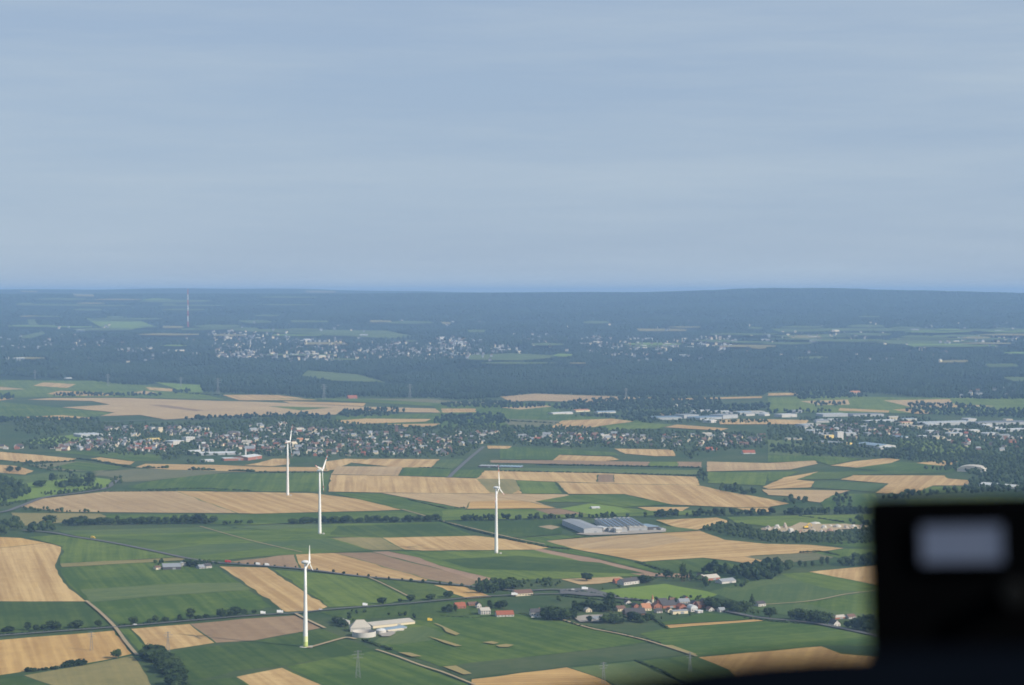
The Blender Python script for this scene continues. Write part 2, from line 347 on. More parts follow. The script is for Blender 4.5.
FIELDS = [
 # ---- near left
 ('wheat', (-90,536),(0,537),(22,538),(47,543),(62,547),(60,556),(56,565),(59,574),(67,585),(80,596),(86,601.5),(0,601.5),(-90,601)),
 ('wheat_orange', (-90,535),(0,537),(22,538),(47,543),(20,546),(0,548),(-90,552)),
 ('dark', (-90,602),(86,602),(112,626),(60,630.5),(0,634),(-90,639)),
 ('wheat_orange', (-90,646),(0,640),(60,635),(115,630.5),(132,654),(107,660),(87,663.5),(30,671),(0,675.5),(-90,687)),
 ('olive', (24,675.5),(87,665),(132,656),(140,665),(153,688),(156,700),(80,700),(58,687)),
 ('dark', (-90,688),(0,676.5),(22,676),(58,688),(78,700),(-90,710)),
 ('green', (119,629),(129,629),(151,652),(140,652)),
 ('wheat', (130,629),(190,624),(216,643),(154,653)),
 ('brown', (190,624),(243,619),(295,615.5),(322,628),(255,640.5),(216,643)),
 ('dark', (156,654),(255,641),(322,629),(346,639.5),(376,651),(285,666),(235,671),(218,676),(190,681)),
 ('green', (286,666.5),(371,651.5),(380,652),(467,684),(490,700),(345,700),(325,686)),
 ('wheat', (236,677),(282,668),(330,689),(345,702),(270,702)),
 ('dark', (190,682),(235,677.5),(268,702),(200,706)),
 ('green', (59,568),(160,561.5),(217,567),(272,607),(245,612),(215,615),(120,625),(86,600),(67,583)),
 ('wheat', (219,566.5),(268,567.5),(328,607),(318,610.5),(285,612)),
 ('green', (274,570),(315,573),(370,578),(412,599),(380,605),(329,607)),
 ('dark', (375,578),(435,585),(461,597),(416,600)),
 ('wheat_orange', (433,585),(465,587),(493,597),(468,599),(462,597)),
 ('brown', (229,562),(295,554),(300,569),(262,566)),
 ('wheat', (295,554),(335,553),(430,579),(426,581),(360,576),(300,570)),
 ('brown', (335,553),(372,552.5),(470,577),(480,582),(470,586),(430,580)),
 ('soil', (372,552),(388,551.5),(430,560),(490,575),(492,580),(478,581),(440,569)),
 ('dark', (320,612),(400,606),(475,600),(500,598),(500,611),(430,620),(400,617),(345,621)),
 ('green', (400,622),(436,618.5),(500,613),(545,617),(562,621),(650,642),(573,652),(440,667),(380,645)),
 ('meadow', (395,630),(425,626),(445,634),(430,641),(395,645),(372,643)),
 ('verge', (440,668),(470,663),(570,653),(650,644),(690,648),(690,654),(640,660),(570,666),(480,677),(465,680)),
 ('wheat_orange', (471,679.5),(567,667.5),(606,681),(625,697),(485,700),(468,690)),
 ('meadow', (571,668),(634,661.5),(680,682),(700,697),(628,697),(606,680)),
 ('dark', (637,661.5),(698,655),(742,672),(745,690),(690,685)),
 ('wheat_orange', (697,657.5),(822,646.5),(842,654),(910,660),(900,690),(742,685),(728,670)),
 ('green', (640,634),(664,629),(767,621.5),(820,626),(900,642),(900,646),(822,646),(697,656.5),(665,646)),
 ('wheat_orange', (664,625.5),(762,619),(767,621),(668,628.5)),
 ('green', (655,624),(705,613),(745,617),(760,618.5),(662,625)),
 ('bright', (588,592),(628,588),(665,584),(720,594),(704,600),(655,601),(604,597)),
 ('meadow', (708,592),(745,583),(785,575),(815,573),(900,592),(900,618),(830,619),(790,616),(756,610),(735,601)),
 ('green', (780,574),(812,572.5),(900,589),(900,594),(870,592),(830,590),(805,583)),
 ('meadow', (722,588),(775,577),(805,583),(770,585),(735,592)),
 ('green', (800,603),(852,595),(900,590),(900,616),(840,612)),
 ('wheat', (808,572),(850,568),(910,563),(910,592),(875,585)),
 # ---- centre
 ('wheat', (546,541),(600,537),(700,531),(725,540),(765,544),(810,545),(845,548.5),(810,553),(750,556),(768,562),(755,565),(730,561),(703,558),(642,562),(600,554),(575,549.5),(560,546)),
 ('wheat_pink', (546,541),(600,537),(660,533.5),(690,540),(640,549),(590,549),(562,546)),
 ('dark', (640,562.5),(703,558.5),(740,566),(735,574),(700,573),(665,573)),
 ('greyolive', (745,557),(810,553.5),(840,553),(832,558.5),(790,563),(768,562)),
 ('green', (815,553),(845,549),(900,550),(900,558),(838,558)),
 ('green', (844,547),(815,543),(900,538),(900,549)),
 ('olive', (326,538.5),(380,537),(404,550),(372,550.5)),
 ('wheat', (380,537),(476,536),(520,541),(549,548),(535,550),(425,551),(404,550)),
 ('green', (390,551.5),(425,551.5),(535,550.5),(648,576),(620,577),(560,579),(500,580.5),(440,566),(420,558)),
 ('soil', (534,550.2),(541,549),(600,560),(655,573.5),(690,574),(690,578),(645,576.5)),
 ('green', (549,548.5),(575,550),(600,555),(638,563),(662,573),(655,573),(600,559.5),(542,549.2)),
 ('wheat_pink', (561,579.5),(620,577),(626,580),(600,584),(580,585)),
 ('green', (58,531),(215,527),(330,524),(442,522),(472,536),(390,538),(326,537),(372,551),(330,553),(256,557),(225,560.5),(190,560),(150,552),(110,543),(72,535)),
 ('meadow', (58,531),(215,527),(330,524),(334,527.5),(230,531),(150,534),(72,535)),
 ('meadow', (150,551.5),(205,545),(300,541),(290,546),(225,553),(185,557)),
 ('dark', (75,536),(110,543),(150,550),(200,544),(120,538)),
 ('meadow', (80,590),(170,584),(240,583),(252,590),(150,597),(90,603)),
 ('dark', (440,560),(520,556),(600,563),(645,574),(560,572),(470,569)),
 ('dark', (338,526),(440,524),(470,535.5),(385,538),(330,535)),
 ('meadow', (300,541),(326,538.5),(369,551),(330,551),(290,546)),
 ('green', (28,537.5),(60,535),(110,543.5),(155,551),(184,557),(60,564),(63,547)),
 ('olive', (60,564),(183,557.5),(186,560.5),(62,567.5)),
 ('olive', (11,513),(100,514),(108,517),(80,522),(60,523),(25,526),(16,520)),
 ('green', (106,515),(256,514.5),(402,511),(422,515),(402,519),(290,523),(256,525),(108,522)),
 ('wheat_pink', (20,507),(40,499),(105,492),(175,491.3),(242,511),(240,513.3),(160,513),(60,512)),
 ('wheat', (175,491.3),(256,492.5),(313,493.5),(356,499),(402,510),(380,511),(256,514),(238,513.5)),
 ('green', (126,487.5),(150,481.5),(205,474),(256,474),(331,472),(326,492),(256,491.5),(200,490.5),(140,489.5)),
 ('greyolive', (75,474),(135,469),(205,470),(240,471.5),(200,475.5),(150,481),(125,482.5),(110,477)),
 ('bright', (-70,482),(20,481),(80,476),(112,480),(106,488),(80,491),(25,500),(0,504),(-70,512)),
 ('meadow', (-70,474),(25,476),(50,472),(100,473),(80,478),(20,484),(-70,486)),
 ('greyolive', (27,465),(77,461.5),(122,467),(100,472),(50,470)),
 ('green', (77,462),(122,466.5),(118,469.5),(90,471.5),(50,468)),
 ('wheat', (-70,464),(0,465),(15,466),(34,471),(25,475),(0,473),(-70,472)),
 ('wheat', (-70,451),(0,452),(37,455),(77,459),(72,461),(25,462.5),(0,460),(-70,460)),
 ('wheat', (90,459),(100,457.5),(135,462),(130,465),(112,464)),
 ('green', (37,451),(100,452),(160,455),(162,461),(135,461.5),(100,457)),
 ('wheat', (135,467.5),(145,464),(225,465.5),(256,467),(326,467.5),(330,471.5),(240,472),(200,470.5),(170,470)),
 ('wheat', (244,465.5),(258,463),(273,459),(290,459),(290,464.5),(272,466.5)),
 ('dark', (290,458.5),(325,458.5),(323,462),(290,464)),
 ('wheat', (324,462),(345,459),(370,459.5),(352,463),(334,470),(326,471)),
 ('wheat', (350,463),(370,459),(440,459.5),(432,467.5),(400,468)),
 ('wheat_pink', (338,466.5),(403,467),(398,476),(331,474.5)),
 ('green', (405,467.5),(452,469),(448,477),(399,476)),
 ('meadow', (441,460),(464,459),(458,466),(452,469),(432,467.5)),
 ('green', (455,470),(484,470),(477,478),(449,477)),
 ('wheat', (331,475),(402,476.3),(476,478.8),(484,471),(512,471),(597,473.5),(697,477),(700,485.5),(640,484.5),(554,482),(516,480.5),(522,494),(470,494),(381,493),(328,492)),
 ('olive', (476,479),(514,479.5),(521,490),(512,494),(490,493)),
 ('brown', (598,474.8),(614,475),(614,482.8),(597,482.5)),
 ('wheat_pink', (381,493.3),(470,494.3),(522,494.3),(567,494.8),(585,501),(535,502),(556,508.5),(466,509)),
 ('wheat_orange', (470,502),(512,500.5),(530,502.3),(556,508.7),(466,509.2)),
 ('green', (516,480.7),(554,482.5),(562,494),(523,494)),
 ('wheat', (556,482.5),(640,484.7),(697,485.5),(710,488),(727,492),(768,499),(790,504),(768,507.5),(740,508),(672,505),(624,494.5),(568,494.3)),
 ('green', (535,502),(570,495.5),(622,494.7),(670,505),(625,507.5),(590,503)),
 ('green', (331,493),(380,494),(466,509.5),(444,517),(422,515),(402,510),(357,499)),
 ('green', (442,511),(512,509.5),(560,509.2),(590,503.5),(625,507.8),(640,510),(700,511),(690,515),(560,518),(442,521)),
 ('bright', (560,509),(592,504),(620,508),(632,512),(590,515)),
 ('brown', (534,509.8),(560,509),(587,514.5),(550,515)),
 ('wheat', (637,507.5),(690,507.5),(683,511.5),(650,511.2)),
 ('wheat', (735,508.5),(770,508),(775,512),(750,513)),
 ('dark', (447,522),(512,521),(562,520),(562,534),(530,537),(512,538),(495,535)),
 ('track', (538,527),(551,525.5),(560,527.5),(552,530)),
 ('green', (512,539),(560,536),(590,536.5),(545,541.5),(572,549),(549,547.5)),
 ('wheat', (655,520.5),(717,518),(730,522),(697,530.5),(675,527.5)),
 ('green', (727,517.5),(768,516.5),(900,514),(900,524),(768,527),(735,523)),
 ('meadow', (640,526),(672,527),(700,530.5),(662,533.5)),
 # ---- right, mostly behind the cockpit box
 ('dark', (905,500),(985,497),(1080,500),(1070,512),(960,514),(908,510)), ('green', (905,512),(1075,514),(1090,530),(912,528)), ('wheat_pink', (915,531),(1010,529),(1020,543),(918,545)),
 ('dark', (1012,529),(1140,531),(1150,550),(1022,543)), ('wheat', (930,566),(1040,560),(1160,566),(1180,585),(940,590)), ('green', (915,592),(1060,590),(1080,618),(920,622)),
 ('wheat_orange', (1064,590),(1200,592),(1230,622),(1084,620)), ('meadow', (905,624),(1080,622),(1095,640),(905,644)), ('wheat', (915,662),(1060,650),(1120,690),(940,705)), ('dark', (1065,648),(1230,640),(1290,690),(1125,692)),
 # ---- far centre and right
 ('green', (500,447),(560,449),(615,453),(620,456),(560,455),(552,460.3),(500,459.5)),
 ('wheat', (487,446),(512,446.5),(508,449),(488,449)),
 ('wheat', (614,449),(672,450),(676,456.5),(655,456.5),(625,454)),
 ('wheat', (559,455.3),(612,457),(620,460),(600,462),(552,461)),
 ('brown', (490,460.5),(552,460.7),(650,462.3),(648,466.3),(490,463)),
 ('brown', (677,462),(702,462.5),(702,467.8),(678,467)),
 ('green', (650,462),(677,462.5),(678,467),(650,466.5)),
 ('meadow', (500,468),(700,470.5),(700,475.5),(500,471)),
 ('wheat_pink', (707,462),(768,463.5),(815,461),(818,464),(790,470),(768,470.5),(707,471.8)),
 ('green', (708,472.3),(768,473),(765,486),(708,483.5)),
 ('green', (768,472.3),(800,472),(775,481),(768,482)),
 ('wheat', (783,478),(818,472),(816,476),(796,480),(815,482),(811,488),(768,489.5),(762,487.5),(770,484)),
 ('wheat_pink', (762,490),(850,491),(832,496),(820,503),(803,501),(788,496.5),(768,495.5)),
 ('wheat', (830,466),(855,461.5),(888,458.5),(901,460),(885,466),(868,469)),
 ('wheat', (895,469.5),(910,464),(940,461),(958,462),(953,465),(925,470.5)),
 ('wheat', (840,480),(853,475.7),(945,476),(948,479),(973,481),(968,486),(933,486),(928,489),(908,495),(875,493.5),(888,484)),
 ('meadow', (815,482.3),(840,482),(886,484.3),(873,492.3),(850,490.5),(813,488.2)),
 ('dark', (796,480),(818,472.5),(880,471),(952,473.5),(853,475.3),(838,479.7)),
 ('green', (768,455.5),(826,456.5),(862,459),(830,465.5),(815,461),(768,463)),
 ('green', (898,438.5),(923,440),(973,447),(968,453.5),(933,454.5),(905,447)),
 ('green', (850,469),(900,462),(960,468),(952,473),(880,471)),
 ('green', (820,503),(835,495),(875,494),(880,508),(825,510)),
 ('bright', (28,441),(48,438),(75,435),(95,434),(98,440),(60,445),(30,444)),
 ('meadow', (768,440),(790,441),(830,452),(800,456),(768,455)),
 ('green', (930,487),(972,487),(960,492),(915,495)),
 # ---- beyond the village
 ('green', (-90,401),(0,402),(60,408),(112,413),(100,416.5),(60,419),(0,419),(-90,418)),
 ('green', (-90,380),(0,380),(100,381),(150,386),(200,394),(225,400),(120,397.5),(50,397.5),(0,398),(-90,398)),
 ('wheat', (-90,376.8),(0,377.3),(55,379.3),(40,380.2),(0,379.7),(-90,379)),
 ('wheat', (33,386),(43,382.7),(76,384.5),(67,388.3)),
 ('wheat_pink', (-90,386),(0,387),(26,389.5),(0,390.3),(-90,390)),
 ('wheat', (47,394),(60,391),(82,392),(117,394),(107,396.3),(57,395.8)),
 ('wheat', (145,387.3),(175,389.2),(172,391.8),(150,390.3)),
 ('bright', (155,382.5),(202,385.5),(203,393),(178,391),(176,389)),
 ('wheat_pink', (130,393.5),(143,391),(157,393),(150,394.5)),
 ('wheat', (-90,399),(0,398),(14,399),(0,401),(-90,402)),
 ('wheat_pink', (27,400),(50,398.3),(125,398.3),(220,401.3),(256,402),(363,407),(440,409),(441,413),(406,412.5),(343,409.7),(336,415),(256,415.7),(220,417),(165,419.8),(140,415.3),(100,416.5),(115,412.7),(62,407.7),(110,405),(92,401.3)),
 ('brown', (148,405),(165,405.3),(205,411),(195,411.5),(170,408.5)),
 ('wheat', (20,417.5),(62,415.5),(95,418.5),(60,420.3),(24,420)),
 ('wheat', (222,395.3),(256,395),(280,395.6),(318,400.5),(240,400.7)),
 ('wheat', (283,401.5),(366,403.5),(363,406.5),(290,403.5)),
 ('green', (268,406.5),(333,408),(300,410.7)),
 ('green', (250,399),(320,400),(440,407),(450,402),(360,399)),
 ('greyolive', (363,399),(430,399.5),(470,402.5),(512,401),(500,404),(440,403.5)),
 ('green', (430,404),(560,404),(560,414),(640,421),(660,428),(560,428),(512,428),(430,428),(336,421),(336,416.5),(441,413.5)),
 ('wheat', (336,421),(366,419),(431,419.5),(426,422),(350,424.7)),
 ('wheat', (386,424.7),(441,424),(431,427),(400,427.5)),
 ('wheat', (441,409),(475,409),(476,412.5),(443,413)),
 ('wheat_pink', (500,397),(512,396),(535,394),(657,398.2),(620,400),(600,402.7),(530,401),(512,402.5)),
 ('wheat', (672,399),(762,396.6),(762,398.3),(674,400.4)),
 ('wheat_pink', (500,408),(545,405.5),(552,407),(520,410)),
 ('greyolive', (500,419),(560,421),(556,426),(512,428)),
 ('wheat', (550,428),(562,421),(612,419),(634,422),(610,425),(577,430)),
 ('wheat', (664,427.7),(677,425),(729,429),(722,431),(690,429.3)),
 ('wheat', (719,420),(760,419.5),(808,420.5),(806,424.7),(768,424.7),(720,424.7)),
 ('wheat', (654,414.5),(680,411.5),(684,413),(664,416)),
 ('green', (610,425),(640,423),(672,425),(660,429),(600,431)),
 ('green', (768,398),(820,396),(905,398),(1100,398),(1100,412),(930,414),(768,413)),
 ('wheat_pink', (800,401.5),(848,400),(850,405),(820,405.5)),
 ('wheat_pink', (883,400.7),(950,399.5),(953,404),(995,406.5),(940,408),(910,407.3)),
 ('wheat', (838,411),(840,408.5),(890,411),(888,413)),
 ('wheat', (893,410),(918,408.5),(933,414),(915,414)),
 ('wheat', (768,393.5),(797,393),(798,395.5),(768,396)),
 ('green', (800,394),(830,391.5),(833,394),(802,396)),
]
def margin(o, pts, z):
    me = o.data; V0 = [v.co.copy() for v in me.vertices]; n = len(V0); V, Q = [], []
    c = sum(V0, Vector()) / n
    for i in range(n):
        a, b_, d = V0[i - 1], V0[i], V0[(i + 1) % n]; t = (d - a); nr = Vector((-t.y, t.x, 0)).normalized(); wd = random.uniform(.4, 2.0)
        V += [(b_ + nr * wd), (b_ - nr * wd)]
    for v in V: v.z = z
    for i in range(n): j = (i + 1) % n; Q.append((2 * i, 2 * i + 1, 2 * j + 1, 2 * j))
    m_ = link('field_margin', tri_mesh('field_margin', [tuple(v) for v in V], Q), random.choice(['verge', 'dark', 'verge', 'meadow']), o); m_['row_angle'] = 0.0; m_['shade'] = random.uniform(.2, .6)
for f in FIELDS:
    o = F(f[0], *f[1:]); my = sum(p[1] for p in f[1:]) / (len(f) - 1)
    if f[0] in ('wheat', 'wheat_orange', 'brown') and my > 455: margin(o, f[1:], .15 + .008 * FIELD_N[0] + .004)

def ribbon(name, mat, pts, width, z, label=None, cat=None):
    w = [P(x, y) for x, y in pts]
    # smooth the traced centre line
    c = []
    for i in range(len(w) - 1):
        p0, p1, p2, p3 = w[max(i - 1, 0)], w[i], w[i + 1], w[min(i + 2, len(w) - 1)]
        for t in np.linspace(0, 1, 8, endpoint=False):
            c.append(.5 * ((2 * p1) + (-p0 + p2) * t + (2 * p0 - 5 * p1 + 4 * p2 - p3) * t * t + (-p0 + 3 * p1 - 3 * p2 + p3) * t ** 3))
    c.append(w[-1]); c = np.array(c)
    d = np.gradient(c[:, :2], axis=0); d /= np.linalg.norm(d, axis=1)[:, None] + 1e-9
    n = np.stack([-d[:, 1], d[:, 0]], 1) * width / 2
    V = [(q[0] + s * m_[0], q[1] + s * m_[1], z) for q, m_ in zip(c, n) for s in (1, -1)]
    Q = [(2 * i, 2 * i + 1, 2 * i + 3, 2 * i + 2) for i in range(len(c) - 1)]
    o = link(name, tri_mesh(name, V, Q), mat); o['kind'] = 'structure'; o['row_angle'] = 0.0; o['shade'] = .6
    if label: o['label'] = label
    if o.data.polygons[0].normal.z < 0: o.data.flip_normals()
    return o
ROAD_MAIN = [(-90,642),(0,636.5),(60,632),(115,628),(190,621.5),(256,616),(295,614),(325,610.8),(365,607.5),(405,604.5),(445,600.8),(490,597),(540,595),(580,594.5)]
ribbon('road', 'asphalt', ROAD_MAIN, 6, 1.62)
ROAD_UP = [(22,531),(50,533),(75,537.5),(110,543),(150,551),(185,558.5),(215,563),(240,565),(300,569.5),(360,577),(430,583),(480,588),(520,591.5),(560,590.5),(610,598),(650,601.5),(700,607),(745,616),(767,619.5),(820,625),(900,642)]
ribbon('road', 'asphalt', ROAD_UP, 8, 1.66)
ribbon('road', 'asphalt', [(-60,520),(0,513),(20,507),(45,498),(80,493.5),(105,489),(113,484),(118,480.5)], 10, 1.70)
ribbon('road', 'asphalt', [(-60,424),(40,424.5),(100,422.5),(150,420.5),(200,419.8),(240,418.5),(300,418)], 14, 1.70)
ribbon('road', 'asphalt', [(449,478),(456,471),(466,462),(474,455),(484,447)], 9, 1.70)
ribbon('farm_track', 'track', [(86,601.5),(100,613),(115,628),(126,643),(137,656)], 4.2, 1.58)
ribbon('farm_track', 'track', [(308,649),(322,645),(338,640.5),(347,638.5),(356,640)], 5, 1.58)
ribbon('farm_track', 'track', [(376,650.5),(396,657),(420,666),(445,674),(475,686)], 3.5, 1.58)
ribbon('farm_track', 'track', [(553,617.5),(570,623),(592,629.5),(620,635),(645,641),(668,648),(697,657.5)], 3.5, 1.58)
ribbon('farm_track', 'track', [(402,510),(420,515),(440,521),(470,528.5),(512,538.5),(545,545)], 4, 1.58)
ribbon('farm_track', 'track', [(200,527),(250,541),(302,553)], 2.5, 1.58)
ribbon('farm_track', 'track', [(366,577),(382,584),(410,598)], 2.5, 1.58)
ribbon('farm_track', 'track', [(755,606),(810,602),(850,594.5),(900,589)], 3, 1.58)
ribbon('farm_track', 'track', [(295,614),(306,620),(325,629)], 4, 1.60)
for q in (((433,624),(438,625),(450,630.5),(460,635),(456,636.5),(446,633)), ((428,637.5),(445,641.8),(462,647),(456,647.6),(444,644)), ((482,643.5),(492,642.4),(499,644),(494,645.4)), ((496,646.5),(506,645.2),(514,646.2),(508,648.4),(499,648.2)),
          ((398,653.5),(410,654),(422,657.5),(412,658)), ((443,668),(456,667),(472,675),(464,676)), ((664,646.3),(672,646.5),(697,655.5),(694,657))):
    F('olive', *q, shade=.95, jag=2.2)

# far clearings, meadows and fields on the rising ground: strips that follow the terrain
FAR = [
 ('meadow', [(301,376.5),(308,371),(358,375),(388,383.5),(330,381)]), ('meadow', [(225,329),(318,330),(386,331),(416,337),(390,339),(330,335.5),(256,331.8)]),
 ('bright', [(85,318.5),(140,321),(155,327),(125,330),(100,327)]), ('meadow', [(15,338),(42,332),(47,333.5),(30,339)]),
 ('meadow', [(26,320),(36,320),(38,326),(29,325)]), ('olive', [(635,329),(687,329.5),(686,331.5),(640,331.5)]),
 ('meadow', [(463,356),(512,354),(575,357),(520,361),(470,360.5)]), ('meadow', [(768,329),(900,328.5),(1090,329),(1090,331.5),(900,331),(780,332.5)]),
 ('meadow', [(770,336),(840,334.5),(860,337),(800,339)]), ('meadow', [(855,343),(900,340),(995,339),(990,342),(905,345)]),
 ('bright', [(903,344.5),(990,344),(1000,347),(915,348)]), ('meadow', [(793,358),(820,357),(833,358.5),(800,360.5)]),
 ('olive', [(936,361.3),(968,361),(968,363),(940,363.5)]), ('meadow', [(983,365),(1015,364.5),(1020,367.5),(990,368)]),
 ('meadow', [(1000,378),(1090,379),(1090,383),(1015,382.5)]), ('olive', [(303,343),(345,343),(348,345.3),(305,345.5)]),
 ('olive', [(369,321),(392,321.3),(392,323),(370,323)]), ('olive', [(440,322.5),(452,322.8),(450,325),(443,324.8)]),
 ('meadow', [(466,330.5),(486,330.5),(484,333),(468,333)]), ('meadow', [(290,321),(330,321.5),(328,323),(292,323)]),
 ('olive', [(72,294),(95,295),(94,297),(76,297)]), ('olive', [(20,291),(38,291.3),(37,292.8),(22,292.6)]),('olive', [(305,291),(336,291.3),(335,293),(306,293)]),
 ('meadow', [(232,321),(262,321),(280,323),(250,324)]), ('olive', [(160,326.5),(184,327),(182,329),(164,329)]),
 ('meadow', [(222,328),(258,328.5),(258,333),(228,331)]),
]
def terrain_patch(mat, poly, lift=3.0):
    ysx = [p[1] for p in poly]; y0, y1 = min(ysx), max(ysx)
    V, Q = [], []; cols = 14
    rows = max(4, int((y1 - y0) * 2.5))
    for j in range(rows + 1):
        y = y0 + (y1 - y0) * (j + .02) / (rows + .04)
        xs = []
        for i in range(len(poly)):
            (xa, ya), (xb, yb) = poly[i], poly[(i + 1) % len(poly)]
            if (ya > y) != (yb > y): xs.append(xa + (xb - xa) * (y - ya) / (yb - ya))
        if len(xs) < 2: continue
        a, b_ = min(xs), max(xs)
        V.append([P(a + (b_ - a) * k / cols, y) for k in range(cols + 1)])
    V = np.array(V); V[:, :, 2] = terrain(V[:, :, 0], V[:, :, 1]) + lift
    n, m_ = V.shape[:2]; idx = np.arange(n * m_).reshape(n, m_)
    Q = np.stack([idx[:-1, :-1], idx[1:, :-1], idx[1:, 1:], idx[:-1, 1:]], -1).reshape(-1, 4)
    o = link(FNAME[mat], tri_mesh(FNAME[mat], V.reshape(-1, 3), Q), mat); o['kind'] = 'structure'; o['row_angle'] = 0.1; o['shade'] = .6
for k, (mt, q) in enumerate(FAR): terrain_patch(mt, q, 3.0 + .15 * k)

# ------------------------------------------------------------------ forests (masses)
FRONT = [(-120,375),(0,376),(60,378.5),(88,380),(110,384),(145,386),(155,382.5),(200,384.5),(203,392.5),(256,394.8),(278,394.8),(316,399),(363,397),(396,398),(431,398),(468,401),(512,396.5),(532,394),(620,397),(662,397),(762,396),(768,392.5),(830,391.5),(880,394),(918,398),(993,399.5),(1150,399)]
TOWN = [  # areas of roofs among trees on the rising ground, with how full of roofs they are
 ([(-90,341),(0,339),(110,343),(150,347),(160,358),(90,352),(40,350),(-90,352)], .5), ([(120,350),(160,349),(216,355),(256,350),(256,361),(150,358)], .5),
 ([(210,331),(256,333),(310,340),(420,345),(470,341),(470,362),(400,362),(300,362),(215,359)], 1.0),
 ([(430,337),(475,340),(512,345),(520,352),(460,358),(425,350)], .8), ([(490,345),(512,344),(540,358),(512,358)], .5),
 ([(580,338),(610,336),(640,340),(735,337),(738,352),(690,350),(660,358),(590,357)], 1.0), ([(735,332),(880,332),(900,340),(740,344)], .35), ([(890,339),(1024,337),(1060,345),(900,346)], .25),
 ([(60,333),(110,330),(120,337),(60,339)], .3), ([(200,325),(256,336),(240,341),(205,336)], .3), ([(950,392),(1024,388),(1060,398),(960,399)], .25), ([(520,336),(570,334),(580,345),(520,345)], .5), ([(-60,322),(1060,322),(1060,364),(-60,364)], .05)]
for _ in range(84):
    cx, cy = random.choice([(random.uniform(-20, 1040), random.uniform(318, 366)), (random.uniform(700, 1040), random.uniform(327, 350)), (random.uniform(0, 300), random.uniform(294, 340))])
    a, b_ = random.uniform(8, 42), random.uniform(.6, 1.5)
    q = [(cx - a, cy), (cx - a * .3, cy - b_), (cx + a * .8, cy - b_ * random.uniform(.4, 1)), (cx + a, cy + b_ * .3), (cx + a * .2, cy + b_), (cx - a * .7, cy + b_ * .7)]
    mt = random.choice(['meadow', 'meadow', 'bright', 'meadow', 'olive']); FAR.append((mt, q)); terrain_patch(mt, q, 8 + .1 * _)
clear_polys = [q for _, q in FAR]
def forest():
    C, Rd, tn = [], [], []
    d = 7700.0; k = 0
    while d < 23500:
        slope = (terrain(0, d + 200) - terrain(0, d)) / 200.0
        eff = CAM_H - terrain(0, d) + d * slope          # how steeply the ground is seen
        size = np.clip(5.6 * d / 8000, 5.6, 13)
        step = np.clip(.75 * d * d / (max(eff, 60) * F_PX), 14, 130)
        xs = np.arange(-.285 * d, .285 * d, size * 1.55)
        xs = xs + rng.uniform(-.5, .5, len(xs)) * size * 1.2
        yv = d + rng.uniform(-.5, .5, len(xs)) * step
        z = terrain(xs, yv)
        px, py = to_px(xs, yv, z)
        ok = py < np.interp(px, [p[0] for p in FRONT], [p[1] for p in FRONT])
        for q in clear_polys:
            for sh in (0, 1.2, 2.2): ok &= ~in_poly(px, py - sh, q)
        for q, dn in TOWN: ok &= ~(in_poly(px, py, q) & (rng.random(len(px)) < (.45 * min(1, dn + .3) if dn > .1 else .06)))
        if d > 9500: ok &= bump(xs * 3.1 + 900, yv * 2.3) > -1.25
        xs, yv, z = xs[ok], yv[ok], z[ok]; n = len(xs)
        stand = bump(xs * 2.2, yv * 2.0) + .8 * bump(xs * 5.1 + 300, yv * 3.7 + 900); hgt = np.clip(rng.uniform(15, 22, n) + 5.5 * stand, 6, 20 if d > 18500 else 34)
        C.append(np.stack([xs, yv, z + hgt * .55], 1)); s = size * rng.uniform(.75, 1.25, n)
        Rd.append(np.stack([s, s, hgt * .5], 1)); tn.append(np.clip(.42 + .33 * stand + .25 * bump(xs * 1.4 + 77, yv * 1.1) + rng.normal(0, .16, n), 0, 1.3))
        d += step; k += 1
    C, Rd, tn = np.concatenate(C), np.concatenate(Rd), np.concatenate(tn)
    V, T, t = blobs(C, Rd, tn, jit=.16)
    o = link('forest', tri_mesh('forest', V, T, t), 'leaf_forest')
    tag(o, 'dark hazy forest covering the rising ground from the far fields to the ridge', 'forest', kind='stuff')
forest()

HOLES = [[(898,438),(923,439),(973,446),(968,455),(933,456),(905,449)], [(766,438),(792,440),(834,452),(800,458),(766,458)], [(850,455),(900,452),(960,460),(955,464),(880,462)], [(985,452),(1070,455),(1070,459),(990,457)], [(940,432),(985,434),(980,437),(940,436)]]
def mass(name, label, cat, polys, spacing, hm=(9, 15), density=1.0, avoid=(), mat='leaf'):
    """tree cover that reads as one mass; polys in the photo's frame, filled on the ground with uneven crowns of 3 clumps each"""
    C, Rd, tn = [], [], []
    for q in polys:
        w = np.array([P(x, y) for x, y in q]); x0, y0 = w[:, 0].min(), w[:, 1].min(); x1, y1 = w[:, 0].max(), w[:, 1].max()
        sy = spacing * (1.0 if y0 < 4500 else 1.9)
        gx, gy = np.meshgrid(np.arange(x0, x1 + spacing, spacing), np.arange(y0, y1 + sy, sy))
        gx = (gx + rng.uniform(-.5, .5, gx.shape) * spacing).ravel(); gy = (gy + rng.uniform(-.5, .5, gy.shape) * sy).ravel()
        ok = in_poly(gx, gy, [(p[0], p[1]) for p in w]) & (rng.random(len(gx)) < density)
        if y0 > 4800:
            hx, hy = to_px(gx, gy, 0.0)
            for hq in HOLES: ok &= ~(in_poly(hx, hy, hq) & (rng.random(len(gx)) < .96))
        for ax, ay, ar in avoid: ok &= (gx - ax) ** 2 + (gy - ay) ** 2 > ar * ar
        gx, gy = gx[ok], gy[ok]
        for x, y in zip(gx, gy):
            h = random.uniform(*hm); r0 = h * random.uniform(.28, .42); t0 = random.random()
            for _ in range(3):
                C.append((x + random.uniform(-.5, .5) * r0, y + random.uniform(-.5, .5) * r0, h * random.uniform(.38, .68)))
                Rd.append((r0 * random.uniform(.65, 1), r0 * random.uniform(.65, 1), h * random.uniform(.26, .38))); tn.append(t0)
    V, T, t = blobs(C, Rd, tn, jit=.2)
    return tag(link(name, tri_mesh(name, V, T, t), mat), label, cat, kind='stuff')

